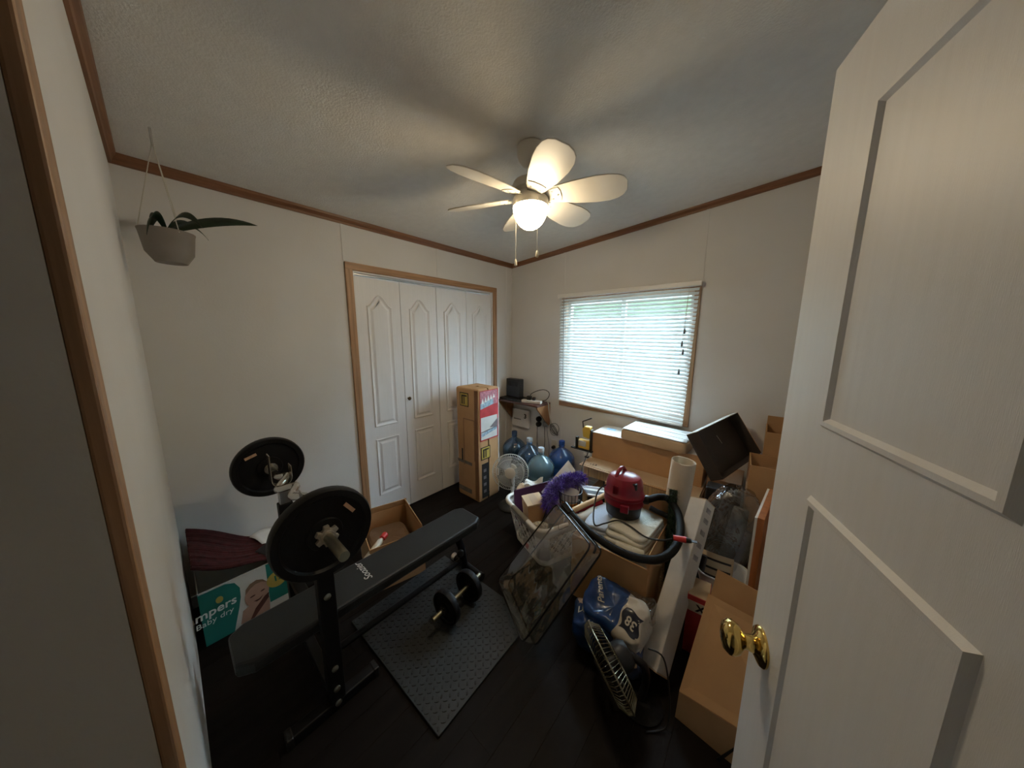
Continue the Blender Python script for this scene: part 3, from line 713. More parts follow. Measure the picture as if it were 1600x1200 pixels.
# small carton
sc = thing('small_carton','small taped brown carton in the laundry basket','box',M=mk((1.225,-1.155,.250),5,-4,-36))
MB().box((0,0,.08),(.165,.135,.165)).build('body', m_card, sc, bevel=.003)
MB().box((0,0,.164),(.165,.05,.002)).build('tape', mat('tape_clear',(.52,.36,.24),.3), sc)
MB().box((0,0,.158),(.168,.137,.012)).build('lid', m_cardl, sc, bevel=.002)
lc = thing('torn_carton','torn low brown carton beside the small taped one','box',M=mk((1.345,-1.075,.27),8,0,25))
MB().bb(-.06,.06,-.05,.05,0,.005).bb(-.06,-.056,-.05,.05,0,.10).bb(.056,.06,-.05,.05,0,.10).bb(-.06,.06,.046,.05,0,.10).bb(-.06,.06,-.05,-.046,0,.10).build('body', m_cardo, lc)
MB().bb(-.06,.06,-.003,0,0,.05,mk((0,-.05,.10),35,0,0)).build('flap', m_card, lc)
# rolled small pouch with pattern
tag(MB().tube(smooth_path([(1.285,-1.255,.285),(1.33,-1.245,.298),(1.38,-1.225,.30)],6),.030,14,rf=lambda t:.75+.25*math.sin(PI*t)).build('rolled_cloth', mat('patterned_cloth',(.50,.45,.36),.9,var=.7,scale=70), None, smooth=True),'rolled black-and-cream patterned cloth at the basket front','cloth')
# more filling inside
crumple('grey_cloth','grey rumpled cloth filling the laundry basket','cloth',(1.245,-1.03,.14),.36,.32,.25,mat('cloth_grey',(.10,.095,.09),.9,bump=.3),.02,12,.5,-21)
# flat grey board standing behind purple duster
gbp = [Vector(q) for q in ((1.15,-.98,.37),(1.22,-.70,.56),(1.43,-.81,.46),(1.36,-1.0,.30))]; gbn = (gbp[1]-gbp[0]).cross(gbp[3]-gbp[0]).normalized()*.004
gb = MB().add([tuple(q) for q in gbp]+[tuple(q+gbn) for q in gbp],[(3,2,1,0),(4,5,6,7),(0,1,5,4),(1,2,6,5),(2,3,7,6),(3,0,4,7)]).build('grey_board', mat('grey_board_card',(.50,.45,.38),.8), None)
tag(gb,'pale grey cardboard sheet leaning up behind the purple duster','board')
# purple feather duster
pd = thing('feather_duster','fluffy purple duster lying across the laundry basket','duster',(0,0,0))
path = smooth_path([(1.345,-1.165,.43),(1.325,-1.10,.485),(1.335,-1.02,.515),(1.37,-.94,.53),(1.425,-.875,.525)],8)
MB().tube(path,.030,8).build('core', m_purple, pd, smooth=True)
k = MB(); rnd = random.Random(3)
for i in range(5200):
    t = rnd.random()*(len(path)-1); a = path[int(t)].lerp(path[min(len(path)-1,int(t)+1)], t%1)
    d = Vector((rnd.gauss(0,1),rnd.gauss(0,1),rnd.gauss(0,1))).normalized(); L = .028+.030*rnd.random()
    n_ = d.cross(Vector((rnd.random(),rnd.random(),rnd.random()))).normalized()*.0022
    base = a + d*.026; mid = a + d*(.026+L*.6) + n_*2; tip = a + d*(.026+L) + Vector((0,0,-.012)) + n_*4
    k.add([base-n_, base+n_, mid+n_, mid-n_, tip], [(0,1,2,3),(3,2,4)])
f_ = k.build('plume', m_purple, pd); f_['kind'] = 'stuff'
MB().cyl((1.345,-1.165,.43),(1.30,-1.20,.22),.010,n=10).build('handle', m_black, pd, smooth=True)
# wire cage
cg = thing('wire_cage','black wire cage basket with an orange lining in the laundry basket','cage',M=mk((1.432,-1.035,.345),0,0,38))
k = MB()
for i in range(20):
    a = 2*PI*i/20; k.tube([(.062*math.cos(a),.062*math.sin(a),0),(.080*math.cos(a),.080*math.sin(a),.165)],.0022,5)
k.build('upright_wires', m_black, cg)
k = MB()
for z, r in ((.005,.062),(.055,.068),(.11,.074),(.165,.081)): k.tube([(r*math.cos(2*PI*j/28),r*math.sin(2*PI*j/28),z) for j in range(28)],.0024,5,closed=True)
k.build('hoops', m_black, cg)
MB().lathe([(.048,.0),(.055,.085)],20,cap=False).build('lining', mat('lining_orange',(.66,.24,.03),.7), cg, smooth=True)
MB().lathe([(.054,.088),(.062,.15)],20,cap=False).build('lining_top', m_paper, cg, smooth=True)
tag(MB().cyl((1.545,-1.225,.485),(1.635,-.925,.50),.0165,n=14).build('cardboard_tube', m_tube, None, smooth=True),'tan cardboard tube sticking out towards the red vacuum','tube')
tag(MB().tube(smooth_path([(1.53,-1.16,.455),(1.58,-1.08,.462),(1.63,-.97,.47)],5),.020,10).build('red_cloth', mat('cloth_red',(.40,.02,.03),.9), None, smooth=True),'red rolled cloth under the tan cardboard tube','cloth')
tag(MB().tube(smooth_path([(1.545,-1.24,.425),(1.60,-1.16,.435),(1.62,-1.05,.44)],5),.030,12).build('white_roll', m_paper, None, smooth=True),'white paper roll lying between basket and blanket box','roll')
MG = mk((1.52,-.80,.43),0,12,48)
mgz = thing('magazine','grey printed magazine with a dark strip leaning behind the cage','magazine',M=MG)
MB().box((0,0,0),(.20,.15,.012)).build('pages', m_paper, mgz, bevel=.001)
MB().box((0,-.03,.0065),(.20,.05,.002)).build('printed_strip', m_inkblk, mgz)
MB().box((0,.045,.0065),(.18,.03,.002)).build('printed_strip', m_lgrey, mgz)

# ================================================================ TABLE AT THE WINDOW
tbx0, tbx1, tby0, tby1, tz = 1.255, 2.13, -.50, -.03, .468
tl = thing('low_table','low pine-legged table under the window','table',(0,0,0))
MB().bb(tbx0,tbx1,tby0,tby1,tz-.02,tz).build('tabletop', m_cardd, tl, bevel=.002)
for x in (tbx0+.02,tbx1-.02):
    for y in (tby0+.02,tby1-.02): MB().bb(x-.017,x+.017,y-.017,y+.017,0,tz-.02).build('leg', m_pine, tl, bevel=.003)
MB().bb(tbx0+.037,tbx1-.037,tby0+.013,tby0+.027,tz-.10,tz-.02).build('apron', m_pine, tl)
MB().bb(tbx0+.02,tbx1-.02,tby0+.05,tby1-.05,.20,.215).build('lower_shelf', m_cardd, tl)
fc = thing('flat_carton','flattened pale cardboard carton lying on the low table','cardboard',(0,0,tz))
MB().bb(1.235,1.66,-.535,-.06,.0,.006).build('sheet', m_cardl, fc)
MB().bb(1.665,2.12,-.53,-.06,.0,.006).build('sheet', m_card, fc)
MB().bb(1.24,2.12,-.52,-.06,.0065,.011).build('upper_sheet', m_cardl, fc)
text('lettering','123',.045,m_inkblk,fc,mk((1.335,-.475,.0118),0,0,8))
bbx = thing('long_carton','long brown cardboard carton lying on the low table','box',(1.68,-.185,tz+.011))
MB().box((0,0,.118),(.86,.29,.236)).build('body', m_card, bbx, bevel=.004)
MB().box((0,0,.237),(.86,.29,.004)).build('lid', m_offw, bbx, bevel=.001)
MB().box((-.33,.03,.2405),(.08,.04,.002),mk((0,0,0))).build('blue_mark', mat('mark_blue',(.30,.52,.72),.6,var=.4,scale=30), bbx)
# white padded mailer carton on top
def ml(u, v):
    x, y, z = superbox(.50,.335,.085,.16,40,16,.004,12,9)(u, v); return (x, y, z)
mlr = thing('padded_mailer','white-topped padded parcel on top of the long carton','parcel',M=mk((1.765,-.215,tz+.011+.239+.045),0,1,-3))
MB().grid(ml,40,16).build('body', m_cardl, mlr, smooth=True, auto=50)
MB().grid(lambda u, v: ((u-.5)*.475,(v-.5)*.315,  .0475+.002*math.sin(v*12)*math.sin(u*3)),14,18).build('top_sheet', mat('mailer_white',(.66,.66,.63),.6), mlr, smooth=True, solid=.002)
for y in (-.08,.02,.09): MB().box((0,y,.0505),(.46,.003,.0015)).build('crease', mat('mailer_white',(.66,.66,.63),.6), mlr)
# yellow clamp tool at the table corner
ct = thing('clamp_tool','yellow and black bench clamp tool fixed at the left corner of the low table','tool',(1.19,-.345,0))
MB().box((-.035,0,.533),(.215,.030,.014),mk((0,0,0),0,0,0)).build('bar', m_black, ct, bevel=.003)
MB().box((-.005,0,.590),(.120,.050,.085)).build('jaw', m_yellow, ct, bevel=.012)
MB().box((-.02,-.026,.600),(.075,.004,.050)).build('jaw_face', mat('tool_silver',(.60,.58,.50),.3,metal=.6), ct, bevel=.004)
MB().box((-.085,0,.590),(.018,.040,.115)).build('stop', m_black, ct, bevel=.004)
MB().box((.055,0,.640),(.014,.045,.20),mk((0,0,0))).build('post', m_black, ct, bevel=.004)
MB().prism([(-.015,.665),(.045,.655),(.055,.72),(.05,.765),(-.005,.765),(-.025,.735)],-.028,.028,Matrix(((1,0,0,0),(0,0,1,0),(0,1,0,0),(0,0,0,1)))).build('upper_jaw', m_yellow, ct, bevel=.008)
MB().tube([(.03,0,.665),(-.025,0,.73),(-.035,0,.80),(.05,0,.845)],.006,8).build('lever', m_black, ct, smooth=True)
MB().cyl((.02,0,.535),(.02,0,.468),.010,n=12).build('screw', m_steel, ct, smooth=True)
MB().box((.02,0,.500),(.06,.02,.015),mk((0,0,0),0,0,0)).build('screw_handle', m_white, ct, bevel=.004)
MB().box((.02,0,.474),(.035,.03,.012)).build('screw_pad', m_black, ct, bevel=.003)
tag(MB().tube(smooth_path([(1.245,-.39,.545),(1.262,-.49,.50),(1.268,-.545,.455),(1.270,-.545,.36),(1.285,-.54,.28)],6),.0042,8).build('tool_cord', m_cord, None, smooth=True),'black cord hanging from the table corner by the clamp','cord')
# dark things under and right of the table
crumple('dark_sack','dark grey cloth sack on the shelf under the low table','sack',(1.56,-.30,.305),.36,.26,.18,mat('sack_dark',(.05,.045,.045),.9),.02,9,.6)
tag(MB().box((0,0,0),(.17,.12,.34),mk((2.235,-.43,.40),0,0,0)).build('black_case', m_black, None, bevel=.012),'black plain case standing to the right of the long carton','case')
tag(MB().bb(2.15,2.34,-.50,-.05,0,.23).build('brown_carton', m_cardd, None, bevel=.003),'plain dark brown carton under the black case','box')

# ================================================================ GYM: MAT, BENCH, BARBELL, DUMBBELL
mt = thing('exercise_mat','black rubber floor mat with a raised diamond-plate pattern','mat',(1.165,-1.935,0),2)
ML, MW = .765, .645
MB().box((0,0,.006),(ML,MW,.012)).build('sheet', m_rubber, mt, bevel=.002)
k = MB(); st = .026
for i in range(int(ML/st)):
    for j in range(int(MW/st)):
        x = -ML/2+st*(i+.5)+.003; y = -MW/2+st*(j+.5); a = 45 if (i+j)%2 else -45
        k.loops([[(q[0]*.010,q[1]*.0032,.0118) for q in ((-1,0),(-.5,-1),(.5,-1),(1,0),(.5,1),(-.5,1))],[(q[0]*.0075,q[1]*.0018,.0142) for q in ((-1,0),(-.5,-1),(.5,-1),(1,0),(.5,1),(-.5,1))]],M=mk((x,y,0),0,0,a))
tr_ = k.build('tread_pattern', m_rubber, mt); tr_['kind'] = 'stuff'

wb = thing('weight_bench','black padded weight bench with upright bar rack','weight bench',(0,0,0))
# pad
px0, px1, py0, py1 = .885, 1.110, -2.74, -1.570
pad = [(px0+.03,py1),(px1-.03,py1),(px1,py1-.05),(px1,py0+.05),(px1-.03,py0),(px0+.03,py0),(px0,py0+.05),(px0,py1-.05)]
MB().prism(pad,.365,.420).build('pad', m_vinyl, wb, bevel=.012)
MB().prism(inset(pad,-.0015)[::1],.388,.391).build('piping', m_black, wb)
text('lettering','Soozier',.048,m_white,wb,mk((.980,-2.255,.4212),0,0,180),shear=.35,label='white script brand lettering on the pad')
MB().bb(.975,1.02,-2.60,-1.62,.315,.362).build('spine_tube', m_frame, wb, bevel=.004)
UPX = (.605,1.135)
for x in UPX:
    u_ = MB().bb(x-.024,x+.024,-2.490,-2.430,.03,.735).build('upright', m_frame, wb, bevel=.005)
    MB().bb(x-.018,x+.018,-2.482,-2.438,.70,.822).build('inner_tube', m_steel, u_, bevel=.003)
    h = MB(); hp = []
    for a in range(0,181,15): hp.append((.042*math.cos(R(180+a)), .042*math.sin(R(180+a))))
    hp = [(-.042,.130)] + hp + [(.042,.055)]
    ho = inset(hp,.0) ; th = .004
    out_ = [(a*1.0,b) for a,b in hp]; inn = [(a*(1-th/.042), b*(1-th/.042) if b<0 else b) for a,b in hp]
    h.prism(out_+inn[::-1],-.026,.026,mk((x,-2.462,.868),90,0,90)); h.build('bar_hook', m_chrome, u_, bevel=.001)
    for z in (.545,.205,.105,.035):
        MB().lathe([(.013,0),(.013,.004),(.008,.008),(.001,.009)],12,mk((x+.024,-2.462,z),0,90,0)).build('bolt', mat('bolt_zinc',(.30,.29,.25),.45,metal=.9), u_, smooth=True)
    MB().bb(x-.025,x+.025,-2.63,-2.30,0,.045).build('foot', m_frame, wb, bevel=.006)
    for y in (-2.63,-2.30): MB().bb(x-.027,x+.027,y-.012,y+.012,0,.048).build('foot_cap', m_black, wb, bevel=.005)
MB().bb(UPX[0],UPX[1],-2.487,-2.443,.30,.345).build('cross_tube', m_frame, wb, bevel=.004)
MB().bb(UPX[0],UPX[1],-2.485,-2.445,.045,.085).build('cross_tube', m_frame, wb, bevel=.004)
MB().tube([(.998,-1.70,.33),(1.0,-1.66,.22),(1.0,-1.635,.06)],.024,10).build('front_leg', m_frame, wb, smooth=True)
MB().cyl((.86,-1.605,.036),(1.12,-1.605,.036),.022,n=16).build('front_foot', m_frame, wb, smooth=True)
MB().cyl((.845,-1.605,.036),(.875,-1.605,.036),.0245,n=16).build('foot_cap', m_steel, wb, smooth=True)
MB().cyl((1.105,-1.605,.036),(1.135,-1.605,.036),.0245,n=16).build('foot_cap', m_black, wb, smooth=True)
MB().lathe([(.001,0),(.012,.002),(.022,.012),(.024,.024),(.018,.036),(.001,.040)],16,mk((1.02,-1.70,.21),0,80,0)).build('lock_knob', m_black, wb, smooth=True)
MB().cyl((.998,-2.45,.12),(.998,-1.66,.12),.016,n=10).build('stretcher', m_frame, wb, smooth=True)

AX = (-2.462,.848)
bb_ = thing('barbell','chrome curl barbell with big black plates resting on the bench rack','barbell',(0,0,0))
zz = [(.16,0,0),(.47,0,0),(.53,0,.0),(.585,.028,.012),(.66,-.028,-.012),(.735,.028,.012),(.81,-.006,0),(.90,.028,.012),(.98,-.028,-.012),(1.06,0,0),(1.10,0,0),(1.40,0,0)]
MB().tube(smooth_path([(x,AX[0]+y,AX[1]+z) for x,y,z in zz[1:-1]],5),.0165,12).build('bar', m_chrome, bb_, smooth=True)
for x0, x1 in ((.16,.455),(1.115,1.395)): MB().cyl((x0,AX[0],AX[1]),(x1,AX[0],AX[1]),.0175,n=20).build('sleeve', m_zinc, bb_, smooth=True)
def plate(parent, x, r, th, lab=None, AXc=AX, M=None, hole=.018):
    Mx = M or mk((x,AXc[0],AXc[1]),0,90,0)
    o = MB().lathe([(hole,-th*.42),(r*.34,-th*.42),(r*.36,-th*.26),(r*.80,-th*.26),(r*.84,-th*.5),(r*.97,-th*.5),(r,-th*.3),(r,th*.3),(r*.97,th*.5),(r*.84,th*.5),(r*.80,th*.26),(r*.36,th*.26),(r*.34,th*.42),(hole,th*.42)],48,Mx,cap=False)
    o = o.build('weight_plate', m_iron, parent, smooth=True, auto=30)
    return o
def star(parent, M, r=.034, m=m_offw):
    pts = []
    for i in range(6):
        a = PI/3*i
        for da, rr in ((-.22,1.0),(.22,1.0),(.38,.70),(.67,.70)): pts.append((r*rr*math.cos(a+da), r*rr*math.sin(a+da)))
    o = MB().prism(pts,0,.016,M).build('star_collar', m, parent, bevel=.002)
    MB().cyl((0,0,-.006),(0,0,.024),r*.58,n=16,M=M).build('collar_sleeve', m, o)
    return o
m_collar = mat('collar_metal',(.52,.48,.42),.4,metal=.7,var=.1)
p1 = plate(bb_,1.205,.168,.045); p2 = plate(bb_,.345,.163,.045)
star(bb_, mk((1.228,AX[0],AX[1]),0,90,0), .040, m_collar); star(bb_, mk((.322,AX[0],AX[1]),0,-90,0), .040, m_collar)
MB().lathe([(.018,0),(.030,0),(.030,.02),(.018,.02)],20,mk((.368,AX[0],AX[1]),0,90,0),cap=False).build('inner_collar', m_chrome, bb_, smooth=True)
MB().lathe([(.018,0),(.030,0),(.030,.02),(.018,.02)],20,mk((1.16,AX[0],AX[1]),0,90,0),cap=False).build('inner_collar', m_chrome, bb_, smooth=True)
m_tagp = mat('sticker_orange',(.60,.36,.22),.6,var=.2,scale=40)
MB().box((0,0,0),(.0015,.014,.052),mk((1.2285,AX[0]+.085,AX[1]+.070),35,0,0) ).build('weight_sticker', m_tagp, p1)
MB().box((0,0,0),(.0015,.052,.014),mk((.3685,AX[0]-.075,AX[1]+.085),18,0,0)).build('weight_sticker', m_tagp, p2)

db = thing('dumbbell','short adjustable dumbbell with two black plates on the rubber mat','dumbbell',M=mk((1.185,-1.838,.014+.092),0,0,6))
MB().cyl((0,-.185,0),(0,.185,0),.0125,n=16).build('handle', m_zinc, db, smooth=True)
for y in (-.088,.088):
    plate(db,0,.092,.034,M=mk((0,y,0),90,0,0),hole=.013)
    star(db, mk((0,y+(.018 if y>0 else -.018),0),-90 if y>0 else 90,0,0), .026, m_black)

# ================================================================ LEFT CORNER: DIAPER CARTON, THROW, PLANT
dp = thing('nappy_carton','teal and white nappy carton with a baby photo print beside the wall','box',(.20,-2.625,0))
DXh = .17; DYh = .18; DHh = .30
k = MB(); k.bb(-DXh,DXh,-DYh,DYh,0,.004); k.bb(-DXh,-DXh+.004,-DYh,DYh,0,DHh); k.bb(DXh-.004,DXh,-DYh,DYh,0,DHh); k.bb(-DXh,DXh,-DYh,-DYh+.004,0,DHh); k.bb(-DXh,DXh,DYh-.004,DYh,0,DHh)
k.build('body', m_paper, dp)
FXM = Matrix(((0,0,1,DXh),(1,0,0,0),(0,1,0,0),(0,0,0,1)))   # print plane: (y, z) on the +x face
def pr(name, poly, m, d): return MB().prism(poly, d-.0006, d, FXM).build(name, m, dp)
def ell(cx, cy, rx, ry, n=24, rot=0): 
    c_, s_ = math.cos(R(rot)), math.sin(R(rot))
    return [(cx+rx*math.cos(2*PI*i/n)*c_-ry*math.sin(2*PI*i/n)*s_, cy+rx*math.cos(2*PI*i/n)*s_+ry*math.sin(2*PI*i/n)*c_) for i in range(n)]
pr('print_band', [(-.18,.0),(-.072,.0),(-.060,.05),(-.042,.12),(-.030,.18),(-.028,.235),(-.045,.275),(-.08,.292),(-.18,.292)], m_teal, .001)
pr('print_band', [(.085,.06),(.178,.06),(.178,.298),(.085,.298)], m_teal, .001)
pr('print_band', [(.115,.16),(.178,.16),(.178,.298),(.118,.298)], m_teall, .0016)
pr('print_shoulder', [(-.045,.02),(.08,.02),(.085,.10),(.05,.13),(-.03,.09)], m_skin, .001)
pr('print_face', ell(.036,.155,.052,.070,rot=-12), m_skin, .0016)
pr('print_hair', [(-.012,.175),(-.008,.205),(.012,.228),(.040,.236),(.066,.222),(.084,.195),(.06,.212),(.035,.214),(.010,.200)], m_hair, .0022)
pr('print_eye', ell(.016,.150,.012,.004,rot=10), m_brownp, .0022); pr('print_eye', ell(.060,.158,.010,.004,rot=15), m_brownp, .0022)
pr('print_mouth', [(.018,.118),(.040,.118),(.060,.130),(.045,.112),(.030,.108)], m_brownp, .0022)
pr('print_arm', [(-.005,.02),(.012,.020),(.082,.10),(.085,.130),(.065,.118),(.02,.070)], m_brownp, .0022)
pr('print_roundel', ell(.128,.185,.048,.048,rot=0), m_yellowp, .0024)
TX = FXM @ mk((-.098,.185,.0012))
text('lettering','Pampers',.062,m_white,dp,FXM @ mk((-.155,.175,.0014),0,0,4),shear=.15,bold=.001)
text('lettering','Baby dry',.040,m_white,dp,FXM @ mk((-.135,.128,.0014),0,0,4),shear=.15)
text('lettering','12',.046,m_teal,dp,FXM @ mk((.132,.190,.0028),0,0,4),bold=.0015)
pr('print_heart', ell(-.108,.222,.014,.018), m_yellowp, .0018)
# dark red ribbed throw heaped in and over the carton
def thr(u, v):
    x = -.155+.31*u; y = -.175+.33*v
    z = .30 + .20*(1-v)**1.2*(1-.35*u) - .015*v + .006*math.sin(u*46) + .012*math.sin(v*6+u*3)
    return (x, y, z)
th_ = thing('ribbed_throw','dark red ribbed throw heaped on the nappy carton','blanket',(.20,-2.632,0))
MB().grid(thr,60,18).build('fold', m_plaid, th_, smooth=True, solid=.012)
for i in range(13):
    x = -.15+.025*i; MB().tube([thr((x+.155)/.31, v/10) for v in range(11)],.0055,6,M=mk((0,0,.006))).build('rib', m_plaid, th_, smooth=True)
k = MB().box((0,0,0),(.11,.085,.022),mk((0,0,0),6,8,28)).build('black_wallet', m_black, None, bevel=.004); k.location = (.285,-2.50,.325); tag(k,'small black box lying on the edge of the nappy carton','box')
wp = MB().grid(lambda u, v: ((u-.5)*.24,(v-.5)*.14,.012*math.sin(u*6+v*4)),8,5).build('white_plastic_sheet', m_white, None, solid=.0015, smooth=True); wp.location = (.135,-2.455,.313); wp.rotation_euler = (R(-3),R(4),R(20)); tag(wp,'white plastic sheet tucked beside the nappy carton','sheet')
tag(MB().bb(.05,.33,-2.435,-2.30,0,.285).build('dark_carton', mat('carton_black',(.018,.02,.02),.6), None, bevel=.003),'black plain carton standing on the floor against the wall past the nappy carton','box')
tag(MB().box((0,0,0),(.22,.055,.035),mk((.20,-2.36,.306),0,0,12)).build('dark_teal_case', mat('case_teal_black',(.012,.022,.02),.5), None, bevel=.006),'long dark case lying on top of the black carton','case')
# hanging plant, one leaf tip reaching into view
hpz = 1.98
hp_ = thing('hanging_plant','dark green long-leafed plant in a hanging pot near the front wall','plant',(.34,-2.70,0))
MB().lathe([(.05,hpz-.10),(.075,hpz-.06),(.085,hpz+.02),(.088,hpz+.03),(.080,hpz+.03),(.075,hpz)],24).build('pot', m_terra, hp_, smooth=True)
for i in range(3):
    a = 2*PI*i/3+.4; MB().cyl((.085*math.cos(a),.085*math.sin(a),hpz+.02),(0,0,2.36),.0018,n=5).build('hanger_cord', m_cordw, hp_)
MB().tube(smooth_path([(0,0,2.35),(0,0,2.385),(0,0,ceil_z(.34)+.005)],3),.004,6).build('hook', m_steel, hp_)
def leaf(dx, dy, dz, w, droop):
    d = Vector((dx,dy,0)); n_ = Vector((-dy,dx,0)).normalized()
    def lf(u, v):
        c_ = d*u + Vector((0,0, .01+ dz*u - droop*u*u)); ww = w*math.sin(PI*min(1,(u*.88+.12)))**.8*(1 if u < .999 else 0)
        return tuple(Vector((0,0,hpz+.02)) + c_ + n_*(v-.5)*1.2*ww + Vector((0,0,(v-.5)*1.6*ww)))
    MB().grid(lf,12,2).build('leaf', m_leaf, hp_, smooth=True, solid=.0015)
leaf(.01,.315,.22,.030,.115); leaf(.18,.10,.25,.018,.25); leaf(-.12,.14,.24,.018,.22); leaf(.12,-.06,.25,.016,.3); leaf(-.15,-.05,.3,.016,.3)

# ================================================================ OPEN CARTON BEHIND THE BENCH
ob = open_box('open_carton','open brown carton standing between bench and closet', .40,.33,.30, m_card,(.545,-1.90,0),-14,t=.006,flaps=(('+y',-12,.05),('-x',-15,.05)))
sp = thing('squeeze_bottle','white squeeze tube with a red cap lying in the open brown carton','bottle',M=frame_to((.672,-2.07,.275),(.632,-1.975,.305))[0])
MB().lathe([(.014,-.075),(.0175,-.07),(.0175,.055),(.010,.070),(.009,.075)],16).build('body', m_cream, sp, smooth=True)
MB().lathe([(.011,.073),(.020,.076),(.020,.105),(.016,.112),(.001,.113)],16).build('cap', m_redp, sp, smooth=True)
crumple('inside_filler','added brown rumpled filler standing for the dark inside of the carton behind the bench','paper',(.545,-1.905,.115),.34,.27,.21,mat('filler_brown',(.22,.14,.085),.9),.015,12,.4,-14)  # added filler that stands for the dark inside of the carton

# ================================================================ BLANKET BOX WITH VACUUM
bk = open_box('blanket_carton','open orange-brown carton holding folded blankets and the vacuum', .43,.46,.40, m_cardo,(1.82,-1.075,0),0,t=.006,flaps=(('+y',-6,.17),('+x',-14,.05)))
crumple('packed_bedding','pale bedding packed inside the blanket carton','bedding',(1.82,-1.075,.193),.405,.435,.37,m_towel,.006,12,.15)
def fold_blanket(name, label, z, L, W, h, m, loc, rz, n=3, seed=0):
    b = thing(name, label, 'blanket', (loc[0],loc[1],z), rz, 'folded blankets under the vacuum')
    hh = h/n
    for i in range(n):
        def fn(u, v):
            x, y, zz = superbox(L*(1-.03*i),W*(1-.05*i),hh*1.02,.30,48,12)(u, v)
            q = noise.noise(Vector((x*7+seed+i*.35, y*7, i*.4)))
            return (x+.010*q, y+.016*noise.noise(Vector((x*11,i*1.7,seed)))+.010*i, zz+hh*(i+.5)+.012*q+.006*math.sin(x*22+i*.5)*(1 if y < 0 else .3))
        MB().grid(fn,48,12).build('fold', m, b, smooth=True, auto=75)
    return b
fold_blanket('folded_blanket','pale blue folded blanket at the left of the blanket carton',.385,.15,.32,.075,m_towelb,(1.695,-1.10),6,3,3)
fold_blanket('folded_blanket','cream folded blanket stack under the red vacuum',.380,.25,.38,.112,m_towel,(1.885,-1.085),-6,4,8)
tag(MB().tube(smooth_path([(1.86,-1.262,.43),(1.90,-1.272,.438),(1.945,-1.268,.438),(1.99,-1.245,.43)],6),.026,14,rf=lambda t:.8+.2*math.sin(PI*t)).build('rolled_towel', m_towel, None, smooth=True),'cream rolled towel at the front of the blanket carton','towel')
VZ = .492
vc = thing('shop_vacuum','small red and black shop vacuum with a top handle and ribbed hose','vacuum',(1.800,-1.035,VZ),12)
MB().lathe([(.088,0),(.098,.006),(.103,.05),(.106,.078),(.104,.085)],32,mk((0,0,0)) @ Matrix.Diagonal((1.0,.92,1,1))).build('tank', m_black, vc, smooth=True)
MB().lathe([(.104,.078),(.114,.082),(.116,.100),(.112,.112),(.112,.120),(.117,.126),(.117,.142),(.110,.150),(.107,.165),(.105,.195),(.100,.222),(.086,.244),(.058,.257),(.001,.262)],36,Matrix.Diagonal((1.0,.92,1,1))).build('motor_cover', m_vacred, vc, smooth=True, auto=30)
MB().tube(smooth_path([(-.045,-.052,.225),(-.040,-.045,.262),(-.030,-.020,.285),(-.020,.02,.285),(-.010,.055,.255),(-.008,.068,.225)],5),.011,10).build('handle', m_vacred, vc, smooth=True)
for i in range(3): MB().box((-.05+.012*i,-.093,.185),(.005,.012,.05),mk((0,0,0),0,0,0)).build('vent_rib', m_vacred, vc, bevel=.001)
MB().box((.062,-.058,.215),(.030,.030,.040),mk((0,0,0),0,0,0)).build('switch', m_black, vc, bevel=.005)
MB().box((.02,-.105,.085),(.045,.020,.045)).build('latch', m_vacred, vc, bevel=.004)
MB().cyl((.09,.0,.115),(.135,.01,.118),.026,n=18).build('hose_port', m_black, vc, smooth=True)
VI = (Matrix.Translation((1.800,-1.035,VZ)) @ Matrix.Rotation(R(12),4,'Z')).inverted()
hose = [(1.925,-1.00,.608),(1.965,-.90,.60),(2.015,-.865,.585),(2.088,-.964,.565),(2.128,-1.114,.545),(2.128,-1.247,.530),(2.09,-1.348,.522),(2.017,-1.395,.515),(1.912,-1.405,.51),(1.782,-1.390,.52),(1.662,-1.345,.53),(1.558,-1.300,.54)]
hpth = smooth_path(hose, 26); NH = len(hpth)
k = MB(); k.tube([VI @ p for p in hpth], .0205, 12, rf=None)
# ribs: alternate the radius ring by ring
for i in range(NH):
    s_ = 1.0 if i % 2 else .88
    c_ = VI @ hpth[i]
    for q in range(12):
        v = Vector(k.v[i*12+q]); k.v[i*12+q] = tuple(c_ + (v-c_)*s_)
k.build('hose', mat('hose_black',(.010,.010,.010),.7,spec=.25), vc, smooth=True, auto=80)
MB().cyl(VI @ Vector((1.60,-1.318,.537)), VI @ Vector((1.535,-1.283,.548)), .0225,.026,n=16).build('hose_cuff', m_blackg, vc, smooth=True)
cord = smooth_path([(1.715,-1.075,.67),(1.66,-1.09,.61),(1.675,-1.175,.535),(1.73,-1.28,.505),(1.765,-1.225,.50),(1.815,-1.155,.505),(1.886,-1.160,.505),(1.985,-1.200,.505),(2.065,-1.21,.53),(2.115,-1.215,.565)],8)
MB().tube([VI @ p for p in cord], .0045, 8).build('power_cord', m_cord, vc, smooth=True)
pl_ = thing('red_plug','red tagged plug end of an extension cord resting on the hose','plug',M=mk((2.118,-1.222,.578),0,-6,8))
MB().cyl((0,0,0),(.055,.004,0),.013,.015,n=14).build('sleeve', m_redp, pl_, smooth=True)
MB().cyl((.055,.004,0),(.078,.006,0),.013,.010,n=12).build('plug_body', m_black, pl_, smooth=True)
MB().box((.088,.006,0),(.024,.016,.004)).build('prongs', m_black, pl_)

